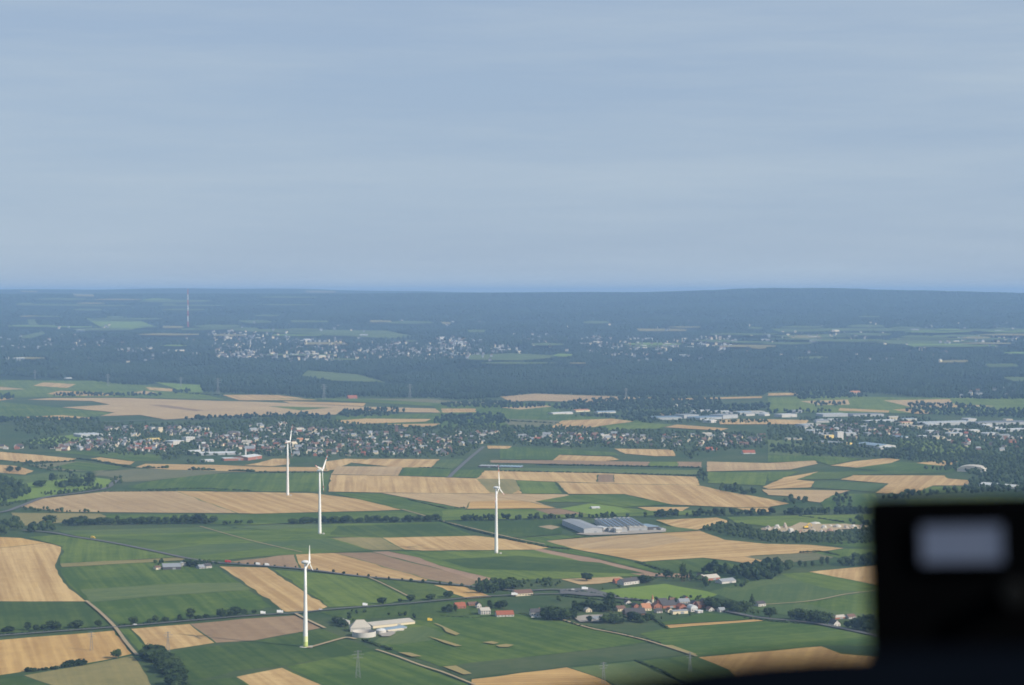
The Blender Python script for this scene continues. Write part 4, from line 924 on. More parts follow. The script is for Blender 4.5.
# gable houses of the village and town: one mesh each, a few pixels wide
HOUSE_MESH = {}
def house_mesh(w, d, h, rh, kind, wall, roof):
    k = (w, d, h, rh, kind, wall, roof)
    if k not in HOUSE_MESH:
        a = wall_mesh(w, d, h, rh, kind); r = roof_mesh(w, d, h, rh, kind)
        b_ = MB(); b_.add(a.v, a.f, 0); b_.add(r.v, r.f, 1)
        b_.box(w * .2, w * .2 + .9, .3, 1.2, h + rh * .3, h + rh + 1, 1)
        for i in range(3): b_.box(-w * .33 + i * w * .3 - .6, -w * .33 + i * w * .3 + .6, -d / 2 - .05, -d / 2 + .02, 1, 2.3, 2)
        me = b_.mesh('house');
        for mm in (wall, roof, 'glass'): me.materials.append(MATS[mm])
        HOUSE_MESH[k] = me
    return HOUSE_MESH[k]
SHAPES = [(11, 9, 4.5, 4.2, 'gable_x'), (9, 11, 5, 4.0, 'gable_y'), (16, 10, 5, 4.4, 'gable_x'), (22, 11, 6, 4.6, 'gable_x'), (13, 12, 5.5, 3.8, 'hip')]
SHAPE_WORD = ['small', 'narrow', 'long', 'very long', 'square']
WALLS = ['white_wall', 'white_wall', 'white_wall', 'cream_wall', 'brick_wall']; ROOFS = ['dark_roof', 'dark_roof', 'grey_roof', 'brown_roof', 'brown_roof', 'dark_roof', 'dark_roof', 'pale_roof', 'grey_roof', 'rust_roof']
WW = dict(white_wall='white', cream_wall='cream', brick_wall='brick'); RW = dict(dark_roof='dark', grey_roof='grey', brown_roof='brown', rust_roof='rust-red', pale_roof='pale')
VILLAGE = [
 ([(2,448),(22,446),(24,450),(2,451)], 3, 'in the small group at the far left village edge'),
 ([(48,447),(108,438),(130,444),(128,452),(98,451),(52,451)], 22, 'between the greenhouse hall and the left village edge'),
 ([(104,428),(150,428),(150,437),(110,438)], 10, 'left of the two apartment blocks'),
 ([(118,440),(170,444),(172,452),(128,452)], 20, 'below the yellow warehouse'),
 ([(165,428),(215,428),(215,438),(168,436)], 16, 'above the stepped white block'),
 ([(196,438),(256,430),(258,452),(200,452)], 32, 'above the works and its white stack'),
 ([(250,424),(286,424),(286,452),(258,456)], 22, 'left of the farthest turbine'),
 ([(292,428),(345,428),(352,456),(294,456)], 34, 'between the two left-hand rotors and the village trees'),
 ([(345,432),(394,434),(398,456),(352,456)], 26, 'left below the church tower'),
 ([(398,436),(455,436),(450,456),(400,456)], 26, 'right below the church tower'),
 ([(455,430),(500,432),(478,448),(455,446)], 12, 'along the road into the village'),
 ([(512,434),(560,434),(600,445),(560,446),(520,444)], 16, 'at the left end of the right-hand village part'),
 ([(560,433),(640,436),(690,436),(690,448),(640,447),(600,444)], 26, 'behind the small stubble field at the village edge'),
 ([(690,436),(770,437),(768,446),(700,450)], 20, 'around the bright red barn roof'),
 ([(800,428),(850,424),(905,430),(900,440),(850,440),(845,436),(812,436)], 26, 'around the white silo block'),
 ([(905,430),(990,432),(1020,438),(1020,452),(985,452),(920,440)], 16, 'among the trees of the right town'),
]
def village():
    n = 0; taken = []
    for q, cnt, zone in VILLAGE:
        xs = [p[0] for p in q]; ysx = [p[1] for p in q]; k = t = 0
        while k < cnt and t < 900:
            t += 1
            x, y = random.uniform(min(xs), max(xs)), random.uniform(min(ysx), max(ysx))
            if not in_poly(np.array([x]), np.array([y]), q)[0]: continue
            p = P(x, y)
            if any((p[0] - a) ** 2 + ((p[1] - b_) * .7) ** 2 < (r_ * .8 + 6) ** 2 for a, b_, r_ in RESERVED): continue
            if any(abs(x - a) < 3.2 and abs(y - b_) < .9 for a, b_ in taken): continue
            s = random.choices(range(5), [5, 3, 3, 1, 2])[0]; wl = random.choice(WALLS); rf = random.choice(ROOFS)
            o = bpy.data.objects.new('village_house', house_mesh(*SHAPES[s], wl, rf)); COL.objects.link(o)
            sc = random.uniform(.85, 1.15)
            o.location = (p[0], p[1], 0); o.rotation_euler = (0, 0, random.choice([0, .35, -.3, 1.2, 1.57, .8]) + random.uniform(-.15, .15)); o.scale = (sc, sc, sc * random.uniform(.9, 1.1))
            tag(o, f'{SHAPE_WORD[s]} {WW[wl]} house with {RW[rf]} roof {zone}', 'house', 'village houses ' + zone)
            taken.append((x, y)); RESERVED.append((p[0], p[1], 7)); k += 1; n += 1
    return n
NH = village()
print('village houses', NH)

# far town: past three hundred houses, one mass of roofs
def far_town():
    V, Fc, M = [], [], []
    for q, dn in TOWN:
        xs = [p[0] for p in q]; ysx = [p[1] for p in q]; area = .5 * abs(sum(q[i][0] * q[(i + 1) % len(q)][1] - q[(i + 1) % len(q)][0] * q[i][1] for i in range(len(q))))
        for _ in range(int(area * .115 * dn)):
            x, y = random.uniform(min(xs), max(xs)), random.uniform(min(ysx), max(ysx))
            if not in_poly(np.array([x]), np.array([y]), q)[0]: continue
            p = P(x, y); big = random.random() < .07 and y < 385
            w = random.uniform(25, 60) if big else random.uniform(9, 17); d = random.uniform(16, 30) if big else random.uniform(9, 13); h = random.uniform(9, 15); rh = 2 if big else 5
            a = random.uniform(-.5, .5); ca, sa = math.cos(a), math.sin(a); o = len(V)
            loc = [(-w/2,-d/2,-6),(w/2,-d/2,-6),(w/2,d/2,-6),(-w/2,d/2,-6),(-w/2,-d/2,h),(w/2,-d/2,h),(w/2,d/2,h),(-w/2,d/2,h),(-w/2,0,h+rh),(w/2,0,h+rh)]
            V += [(p[0] + v[0] * ca - v[1] * sa, p[1] + v[0] * sa + v[1] * ca, p[2] + v[2]) for v in loc]
            wm = random.choice([0, 1, 1, 4, 4]); rm = random.choice([2, 3, 4, 2, 2]) if not big else random.choice([4, 5, 5])
            for f, m_ in (((0,1,5,4), wm), ((1,2,6,9,5), wm), ((2,3,7,6), wm), ((3,0,4,8,7), wm), ((4,5,9,8), rm), ((6,7,8,9), rm)):
                Fc.append(tuple(i + o for i in f)); M.append(m_)
    for q, cnt, zone in VILLAGE:
        xs = [p[0] for p in q]; ysx = [p[1] for p in q]; k = 0
        for _ in range(cnt * 8):
            if k >= cnt * 1.3: break
            x, y = random.uniform(min(xs) - 4, max(xs) + 4), random.uniform(min(ysx), max(ysx) - 1)
            if not in_poly(np.array([x]), np.array([y]), q)[0]: continue
            p = P(x, y)
            if any((p[0] - a_) ** 2 + (p[1] - c_) ** 2 < (r_ * .8 + 5) ** 2 for a_, c_, r_ in RESERVED): continue
            k += 1; RESERVED.append((p[0], p[1], 5)); w = random.uniform(8, 13); d = random.uniform(8, 11); h = random.uniform(3.5, 6); rh = 4
            a = random.choice([0, .35, -.3, 1.57]) + random.uniform(-.15, .15); ca, sa = math.cos(a), math.sin(a); o = len(V)
            loc = [(-w/2,-d/2,-1),(w/2,-d/2,-1),(w/2,d/2,-1),(-w/2,d/2,-1),(-w/2,-d/2,h),(w/2,-d/2,h),(w/2,d/2,h),(-w/2,d/2,h),(-w/2,0,h+rh),(w/2,0,h+rh)]
            V += [(p[0] + v[0] * ca - v[1] * sa, p[1] + v[0] * sa + v[1] * ca, v[2]) for v in loc]
            wm = random.choice([0, 1, 1, 3]); rm = random.choice([2, 2, 3, 4])
            for f, m_ in (((0,1,5,4), wm), ((1,2,6,9,5), wm), ((2,3,7,6), wm), ((3,0,4,8,7), wm), ((4,5,9,8), rm), ((6,7,8,9), rm)):
                Fc.append(tuple(i + o for i in f)); M.append(m_)
    me = bpy.data.meshes.new('town_houses'); me.from_pydata(V, [], Fc); me.polygons.foreach_set('material_index', M)
    for mm in ('white_wall', 'cream_wall', 'dark_roof', 'brown_roof', 'grey_roof', 'white_roof'): me.materials.append(MATS[mm])
    o = bpy.data.objects.new('town_houses', me); COL.objects.link(o)
    tag(o, 'smallest roofs of the far town in the forest and between the village houses', 'town', kind='stuff')
far_town()

# ------------------------------------------------------------------ trees
def crown_arrays(kind, r):
    C, Rd = [], []
    if kind == 'round': H, W, z0, n = 10, 4.2, 2.2, 30
    elif kind == 'wide': H, W, z0, n = 9, 5.6, 2.0, 34
    elif kind == 'tall': H, W, z0, n = 13, 3.6, 2.0, 32
    elif kind == 'poplar': H, W, z0, n = 18, 2.3, 1.2, 34
    elif kind == 'cone': H, W, z0, n = 13, 4.0, 1.0, 34
    else: H, W, z0, n = 4.2, 3.0, .2, 22                  # bush
    hh = (H - z0) / 2; zc = z0 + hh
    while len(C) < n:
        p = r.normal(0, 1, 3); p /= np.linalg.norm(p); p *= r.uniform(.35, .88)
        q = np.array([p[0] * W, p[1] * W, zc + p[2] * hh])
        if kind == 'cone':
            f = np.clip((H - q[2]) / (H - z0), .08, 1); q[0] *= f * 1.25; q[1] *= f * 1.25
        s = r.uniform(.24, .46) * W * (.6 if kind == 'cone' else 1)
        C.append(q); Rd.append((s, s * r.uniform(.8, 1.2), s * r.uniform(.65, .95) * (1.7 if kind == 'poplar' else 1)))
    t = np.clip(.25 + .5 * r.random(len(C)), 0, 1)
    V, T, tt = blobs(C, Rd, t, jit=.2, r=r)
    # loose leaf sprays that break the outline
    m_ = 160; p = r.normal(0, 1, (m_, 3)); p /= np.linalg.norm(p, axis=1)[:, None]; p *= r.uniform(.85, 1.12, (m_, 1))
    q = np.stack([p[:, 0] * W, p[:, 1] * W, zc + p[:, 2] * hh], 1)
    if kind == 'cone':
        f = np.clip((H - q[:, 2]) / (H - z0), .05, 1); q[:, 0] *= f * 1.2; q[:, 1] *= f * 1.2
    a = r.normal(0, .55, (m_, 3)); b_ = r.normal(0, .55, (m_, 3))
    LV = np.stack([q - a, q + b_, q + a], 1).reshape(-1, 3); LT = np.arange(m_ * 3).reshape(-1, 3) + len(V)
    V = np.concatenate([V, LV]); T = np.concatenate([T, LT]); tt = np.concatenate([tt, r.uniform(.2, .9, m_ * 3)])
    return V, T, tt, H, z0
def trunk_mb(kind, H, z0):
    b_ = MB(); top = z0 + (H - z0) * .6; k = H / 10
    b_.tube([(0, 0, -.3), (.05, 0, z0), (.1, .05, top * .7), (.05, .1, top)], [.38 * k, .28 * k, .2 * k, .08 * k], 7)
    if kind not in ('poplar', 'cone'):
        for j in range(5):
            a = j * 1.257; z = z0 + (H - z0) * (.08 + .09 * j); L = H * .24
            b_.tube([(0, 0, z), (math.cos(a) * L * .5, math.sin(a) * L * .5, z + L * .35), (math.cos(a) * L, math.sin(a) * L, z + L * .8)], [.16 * k, .1 * k, .04 * k], 5)
    return b_
PROTO = {}; MONO = {}
r2 = np.random.default_rng(5)
for kind in ('round', 'wide', 'tall', 'poplar', 'cone', 'bush'):
    for v in range(3):
        V, T, tt, H, z0 = crown_arrays(kind, r2)
        tr = trunk_mb(kind, H, z0); tm = tr.mesh('trunk'); tm.materials.append(MATS['bark'])
        cm = tri_mesh('crown', V, T, tt); cm.materials.append(MATS['leaf'])
        PROTO[kind, v] = (tm, cm, H)
        # the same tree as one mesh, for copies too small to show a trunk
        tv = np.array(tr.v); tf = []
        for f in tr.f:
            for i in range(1, len(f) - 1): tf.append((f[0], f[i], f[i + 1]))
        tf = np.array(tf) + len(V)
        mm = tri_mesh('tree', np.concatenate([V, tv]), np.concatenate([T, tf]), np.concatenate([tt, np.zeros(len(tv))]), matidx=[0] * len(T) + [1] * len(tf))
        mm.materials.append(MATS['leaf']); mm.materials.append(MATS['bark']); MONO[kind, v] = (mm, H)
NT = [0]
def tree(px, py, hpx, kind, label, group=None, name=None, cat='tree', parts=True, fat=1.0):
    p = P(px, py); v = random.randrange(3); hm = hpx * mpp(p); nm = name or ('bush' if kind == 'bush' else 'tree')
    H = PROTO[kind, v][2]; s = hm / H; NT[0] += 1
    if parts:
        o = empty(nm, (p[0], p[1], 0), random.uniform(0, 6.28))
        for pn, md in (('trunk', PROTO[kind, v][0]), ('crown', PROTO[kind, v][1])):
            c = bpy.data.objects.new(pn, md); COL.objects.link(c); c.parent = o
    else:
        o = bpy.data.objects.new(nm, MONO[kind, v][0]); COL.objects.link(o); o.location = (p[0], p[1], 0); o.rotation_euler = (0, 0, random.uniform(0, 6.28))
    o.scale = (s * fat * random.uniform(.92, 1.1), s * fat * random.uniform(.92, 1.1), s)
    return tag(o, label, cat, group)
def row(pts, n, hpx, kinds, label, group, parts=False, jx=1.2, jy=.35, fat=1.0):
    seg = [math.dist(pts[i], pts[i + 1]) for i in range(len(pts) - 1)]; L = sum(seg)
    for k in range(n):
        t = L * (k + .5) / n; i = 0
        while i < len(seg) - 1 and t > seg[i]: t -= seg[i]; i += 1
        f = t / seg[i]; x = pts[i][0] + (pts[i + 1][0] - pts[i][0]) * f; y = pts[i][1] + (pts[i + 1][1] - pts[i][1]) * f
        tree(x + random.uniform(-jx, jx), y + random.uniform(-jy, jy), hpx * random.uniform(.6, 1.3), random.choice(kinds), label, group, parts=parts, fat=fat * random.uniform(.9, 1.25))
# single trees that can be told apart
for (x, y, h, k, f, lb) in [
    (116,658.5,8.5,'wide',1.0,'lone wide tree casting a long shadow on the lower left stubble field'),
    (27.5,630.5,8.5,'tall',1.6,'broad tall tree, tallest in the left roadside group'), (36.5,631,6.5,'round',1.2,'round tree right of the tallest in the left roadside group'),
    (43,630.5,6,'round',1.2,'last round tree on the right of the left roadside group'), (52.5,629.5,9,'wide',1.3,'bulky crown standing alone between two roadside groups on the left'),
    (58,630,6.5,'round',1.2,'small companion right of the bulky roadside crown'), (71,628.5,5.5,'round',1.3,'lower of the two joined trees by the left road'), (77.5,628,8,'wide',1.2,'higher of the two joined trees by the left road'),
    (98.5,627.5,7.5,'round',1.1,'slim-stemmed tree just left of the track crossing'), (9,631.5,5,'bush',1.4,'brownish bush at the left end of the roadside'), (5,632,4,'bush',1.3,'low bush in the left corner of the roadside'),
    (133.5,625,8.5,'round',1.25,'round dark tree just right of the track crossing'), (155.5,622.5,7,'round',1.1,'round tree second right of the track crossing'), (150,623,4,'bush',1.0,'small bush left of the second roadside tree'),
    (180,621.5,7.5,'tall',1.3,'upright tree left of the largest crown on the main road'), (190.5,620,12,'tall',1.5,'largest tall crown on the main road left of the near turbine'),
    (221.5,617.5,9,'wide',1.0,'first broad tree left of the near turbine tower'), (230,617,7.5,'round',1.1,'middle broad tree left of the near turbine tower'), (235,616,9.5,'wide',1.0,'tallest broad tree left of the near turbine tower'), (244,615.5,6.5,'round',1.2,'last round tree left of the near turbine tower'),
    (254,614.5,5,'round',1.2,'small round tree closest to the near turbine tower'), (165,621.5,4.5,'bush',1.2,'low bush beside the main road'), (198,619.5,4,'bush',1.2,'bush under the largest tall crown'), (206,618.5,4,'bush',1.2,'bush halfway between crown and broad trees'),
    (382,604.5,7,'wide',1.1,'broad dark tree on the road right of the near turbine'), (400,602.5,4,'round',1.2,'small roadside tree before the dark crop wedge'), (411,601,6.5,'wide',1.1,'wide tree at the tip of the dark crop wedge'), (431,600,6,'wide',1.2,'wide tree right of the dark crop wedge'), (449,597.5,6.5,'wide',1.2,'bushy tree at the tip of the stubble wedge'),
    (587,581,8,'wide',1.2,'lone broad dark tree on the small pink field by the white farmhouse'), (770,618,10.5,'wide',1.15,'large spreading tree standing alone on the right road'), (752,607.5,13,'cone',1.1,'tall pointed conifer left of the lone white house'),
    (589.5,622.5,7,'round',1.0,'round tree on the gravel yard'), (50,524.5,9.5,'wide',1.2,'big dark crown left of the long tree belt'),
    (18,472,5.5,'round',1.4,'round tree on the left park edge, right of its twin'), (9.5,472.5,6.5,'round',1.4,'round tree on the left park edge, left of its twin'), (89.5,486,14,'tall',1.5,'tallest park tree by the winding road'),
    (75,486,9,'wide',1.4,'broad park tree left of the tallest one'), (52,482,9,'tall',1.2,'slender park tree in the bright meadow'), (40,487.5,7,'wide',1.4,'low spreading park tree on the bright meadow'), (70.5,474.5,3.5,'round',1.3,'small lone tree in the strip field above the park'),
]: tree(x, y, h, k, lb, fat=f)
# rows
BELTS = []
def beltrow(pts, n, hpx, kinds, label, group, fat=1.0): BELTS.append((pts, n, hpx, kinds, fat))
row([(302,569),(360,577),(430,583.5),(478,589)], 15, 3.6, ['round', 'tall'], 'young round tree lining the upper road between the stubble fields', 'young trees on the upper road', jx=3)
row([(232,564),(300,568)], 7, 2.8, ['round'], 'little tree lining the upper road left of the near rotor', 'little trees on the upper road', jx=2)
row([(64,525.5),(140,524.3),(216,523.5)], 42, 7.5, ['wide', 'round', 'tall'], 'dark tree in the long belt between the left green fields', 'trees of the left belt', fat=1.15)
beltrow([(220,525),(252,523.5)], 8, 4.0, ['round', 'bush'], 'low tree in the thin right tail of the left belt', 'thin tail of the left belt')
row([(290,523.8),(330,523.3),(437,521.8)], 36, 6.2, ['wide', 'round', 'tall'], 'dark tree in the belt between the second and third turbine', 'trees of the middle belt', fat=1.15)
beltrow([(456,521.5),(512,520),(560,519),(620,517.5)], 40, 6.6, ['wide', 'round', 'tall'], 'dark tree in the belt behind the factory', 'trees of the belt behind the factory', fat=1.15)
beltrow([(622,518),(700,516.5),(768,515),(874,514.5)], 60, 8.0, ['wide', 'round', 'tall'], 'dark tree in the belt right of the factory', 'trees of the right belt', fat=1.15)
row([(796,567),(816,566.5)], 3, 9, ['tall'], 'slim tree in the gapped row before the right wood', 'gapped row before the right wood', parts=True)
row([(818,566),(832,565)], 2, 10.5, ['tall'], 'tall dark tree closing the gapped row by the right wood', 'gapped row before the right wood', parts=True)
row([(680,582),(692,580.5)], 4, 15, ['poplar'], 'tall dark poplar of the clump at the meadow corner', 'poplars at the meadow corner', parts=True, jx=.5)
row([(145,654),(158,663),(172,676),(184,690)], 34, 9.5, ['wide', 'round'], 'bushy tree of the copse running down from the track end', 'copse below the track end', parts=True, jx=7, jy=2, fat=1.2)
row([(27,672),(58,669)], 7, 3.2, ['bush'], 'low bush in the hedge between stubble and olive field', 'hedge bushes at lower left', parts=True)
row([(64,667.5),(86,664)], 6, 5.5, ['bush'], 'thick bush at the right end of the lower left hedge', 'thick bushes at lower left', parts=True, fat=1.2)
row([(478,594),(500,590),(520,588)], 14, 8.5, ['wide', 'round', 'tall'], 'dark tree of the grove left of the pinkish inn', 'grove left of the inn', parts=True, jx=4, jy=2)
row([(443,613),(456,612)], 5, 7, ['round', 'tall'], 'dark tree left of the orange-red roofed house', 'trees left of the red roof', parts=True)
row([(488,608),(505,609)], 6, 8, ['tall', 'round'], 'dark tree behind the white house of the roadside row', 'trees behind the white house', parts=True)
row([(545,619),(560,619.5),(574,619.5)], 13, 9.5, ['wide', 'round'], 'dense dark tree in the clump right of the double house', 'clump right of the double house', parts=True, jx=3, jy=1.5)
row([(573,611),(600,610),(616,611)], 13, 8, ['wide', 'round', 'tall'], 'tree above the gravel yard', 'trees above the gravel yard', parts=True, jx=3, jy=2)
row([(608,606),(614,614)], 4, 14, ['poplar', 'tall'], 'tall slim tree in the middle of the hamlet trees', 'slim trees by the hamlet', parts=True, jx=2)
row([(606,624),(630,622.5),(655,621)], 14, 8, ['wide', 'round'], 'dark tree in front of the long dark barn', 'trees before the dark barn', parts=True, jx=3, jy=1.5)
row([(705,608),(722,609),(745,612)], 14, 9, ['wide', 'round'], 'dense tree right of the hamlet along the road', 'trees right of the hamlet', parts=True, jx=3, jy=2)
row([(792,620),(812,622),(830,624)], 11, 10, ['wide', 'round'], 'dark roadside tree left of the right-hand white gabled house', 'roadside trees by the white gabled house', parts=True, jx=3, jy=1)
row([(848,628),(872,632)], 7, 12, ['wide', 'round'], 'dark tree between the white gabled house and the cockpit box', 'trees beside the cockpit box', parts=True, jx=2)
row([(186,566),(200,567.5)], 5, 5.5, ['round', 'wide'], 'tree between the two halves of the left farmstead', 'trees of the left farmstead', parts=True)
row([(640,583.5),(652,582)], 4, 6.5, ['round', 'wide'], 'tree right of the long white farmhouse', 'trees by the white farmhouse', parts=True)
row([(664,577),(672,578)], 2, 6, ['round'], 'small tree between farmhouse and poplars', 'small trees by the poplars', parts=True)
row([(333,621),(346,628)], 6, 6, ['round', 'wide'], 'tree left of the pale-roofed tank farm barn', 'trees of the tank farm', parts=True, jx=2)
print('individual trees', NT[0])
BELT_V, BELT_T, BELT_t, BELT_o = [], [], [], [0]

def build_belts():
    C, Rd, tn = [], [], []
    for pts, n, hpx, kinds, fat in BELTS:
        L = [math.dist(pts[i], pts[i + 1]) for i in range(len(pts) - 1)]; tot = sum(L)
        for k in range(int(n * 1.5)):
            t = random.random() * tot; i = 0
            while i < len(L) - 1 and t > L[i]: t -= L[i]; i += 1
            f = t / L[i]; p = P(pts[i][0] + (pts[i + 1][0] - pts[i][0]) * f + random.uniform(-1, 1), pts[i][1] + (pts[i + 1][1] - pts[i][1]) * f + random.uniform(-.35, .35))
            h = hpx * mpp(p) * random.uniform(.55, 1.15); r0 = h * random.uniform(.34, .5); t0 = random.random()
            for _ in range(9):
                a, z = random.uniform(0, 6.28), random.uniform(.28, .82); q = r0 * random.uniform(.2, .75)
                C.append((p[0] + math.cos(a) * q, p[1] + math.sin(a) * q, h * z)); e = r0 * random.uniform(.3, .6); Rd.append((e, e, h * random.uniform(.14, .24))); tn.append(np.clip(t0 + random.gauss(0, .2), 0, 1))
    V, T, t = blobs(C, Rd, tn, jit=.2)
    tag(link('tree_belt', tri_mesh('tree_belt', V, T, t), 'leaf'), 'dark tree belt running behind the factory to the right, with a thin tail at left', 'tree belt', kind='stuff')
build_belts()
AV = [r_ for r_ in RESERVED]
mass('woodland', 'dark wood wrapped round the rubble yard on the right', 'wood', [[(702,530),(725,524),(750,527),(757,531),(800,535),(840,534),(868,528),(910,524),(910,541),(850,545),(770,542.5),(735,538)]], 11, (5, 10))
mass('woodland', 'dark wood behind the gapped tree row at far right', 'wood', [[(832,566.5),(850,562),(900,555),(910,565),(876,566),(850,567)]], 12, (10, 16))
mass('woodland', 'dense wood right of the farm with the pale pinkish roof', 'wood', [[(698,573),(715,571),(737,573),(760,569),(772,566),(790,567),(784,575),(770,580),(755,582),(738,578)]], 12, (10, 17), avoid=AV)
mass('woodland', 'loose trees round the farm beside the poplars', 'trees', [[(684,580),(700,584),(710,590),(716,588),(702,577)], [(736,583),(750,582),(745,588),(730,588)]], 13, (6, 10), avoid=AV, density=.8)
mass('woodland', 'thick park trees at the left edge beside the winding road', 'wood', [[(-70,480),(5,480),(22,487),(30,494),(10,503),(-70,512)], [(-70,528),(0,526),(18,520),(22,530),(0,536),(-70,540)], [(30,528),(56,528),(52,532),(30,533)], [(55,486),(80,484),(86,487),(60,489)]], 14, (9, 16))
mass('woodland', 'hedge trees in bands across the left park', 'hedge', [[(60,482),(108,487),(108,489),(60,484)], [(40,494),(100,488),(102,490),(45,496.5)], [(10,463),(40,462),(75,472),(60,474)], [(48,481),(50,477),(90,476),(90,478)], [(110,479),(122,477),(122,484),(112,485)], [(22,507),(60,511),(110,513),(60,513.5),(24,511)], [(0,505),(30,500),(30,502),(0,508)]], 11, (4, 9), density=.75)
mass('village_trees', 'trees and gardens between the houses of the village', 'trees',
     [[(14,419),(50,418),(100,422),(105,432),(70,433),(50,437),(28,434),(15,432)], [(20,445),(45,438),(80,440),(100,424),(150,425),(215,424),(260,420),(300,418),(350,424),(420,428),(480,425),(512,428),(520,440),(470,450),(462,459),(330,458),(270,457),(256,455),(190,458),(165,461),(160,457),(100,455),(95,450),(20,450)],
      [(500,428),(560,427),(650,432),(740,433),(770,436),(768,447),(700,455),(690,460),(680,452),(640,449),(560,448),(512,446)],
      [(768,424),(800,429),(870,420),(905,424),(925,425),(1070,430),(1070,470),(990,475),(960,457),(900,450),(870,456),(820,452),(800,446),(768,440)],
      [(186,462),(215,463),(205,465),(190,465)], [(650,421),(770,421),(770,423.5),(650,423.5)], [(655,413),(700,414),(760,416),(700,417),(655,416)], [(800,418),(1060,427),(1060,430),(860,424),(800,421)], [(850,417.5),(930,418.5),(930,421),(850,420)], [(575,415.5),(620,415.5),(620,417),(575,417)]], 14, (7, 13), density=.7, avoid=[(a, b_, r_ * .6) for a, b_, r_ in RESERVED])
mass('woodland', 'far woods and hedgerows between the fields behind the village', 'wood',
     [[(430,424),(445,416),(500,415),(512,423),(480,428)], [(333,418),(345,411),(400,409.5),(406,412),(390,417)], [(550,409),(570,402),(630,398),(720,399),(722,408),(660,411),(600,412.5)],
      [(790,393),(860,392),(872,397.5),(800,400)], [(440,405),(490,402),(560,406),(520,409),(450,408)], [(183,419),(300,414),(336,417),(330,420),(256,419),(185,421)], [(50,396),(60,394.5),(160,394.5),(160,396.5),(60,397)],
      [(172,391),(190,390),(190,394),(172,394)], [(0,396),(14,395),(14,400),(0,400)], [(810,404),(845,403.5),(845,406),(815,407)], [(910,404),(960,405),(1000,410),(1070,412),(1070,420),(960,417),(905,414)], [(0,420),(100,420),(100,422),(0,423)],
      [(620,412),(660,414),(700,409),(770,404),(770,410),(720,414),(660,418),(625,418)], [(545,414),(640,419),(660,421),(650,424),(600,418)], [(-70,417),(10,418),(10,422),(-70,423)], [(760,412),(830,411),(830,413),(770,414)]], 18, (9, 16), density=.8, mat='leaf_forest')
mass('woodland', 'dark tree bands between the plain and the right town', 'wood', [[(770,446),(800,448),(830,452),(880,455),(910,448),(935,455),(975,455),(1070,462),(1070,480),(985,480),(960,470),(950,466),(890,459),(820,457),(770,453)], [(925,470),(955,465),(958,471),(930,471.5)], [(975,478),(1000,480),(1070,484),(1070,492),(950,494),(905,500),(880,500),(905,495),(960,491)], [(716,487),(735,488),(762,494),(750,497),(735,494),(716,491)], [(780,500),(800,500),(812,504),(790,505)], [(835,497),(850,499),(852,512),(836,510)], [(845,523),(880,519),(910,519),(910,526),(860,527)], [(700,471),(705,470),(706,484),(699,483)]], 16, (7, 14), density=.85)
mass('woodland', 'scattered trees and shrubs around the near farms', 'trees', [[(340,612),(420,620),(425,617),(350,610.5)], [(330,617),(350,616),(360,622),(340,626)], [(505,586),(560,583),(560,587),(520,589)], [(470,582),(500,581),(560,580),(560,583),(480,585)], [(545,598),(600,604),(640,607),(610,607),(560,602)], [(600,589),(622,587),(622,589),(600,592)], [(155,563),(162,561),(165,564),(157,566)], [(198,562),(212,561),(217,566),(200,565)], [(655,575),(682,577),(682,580),(655,580)], [(640,601),(700,597),(712,604),(700,602),(650,604)], [(712,612),(765,617),(765,613),(715,605)], [(615,617),(660,619),(665,622),(615,622)], [(660,615.5),(700,615),(702,616.5),(660,617.5)]], 12, (3.5, 8), density=.7, avoid=[(a, b_, r_ * .8) for a, b_, r_ in RESERVED])

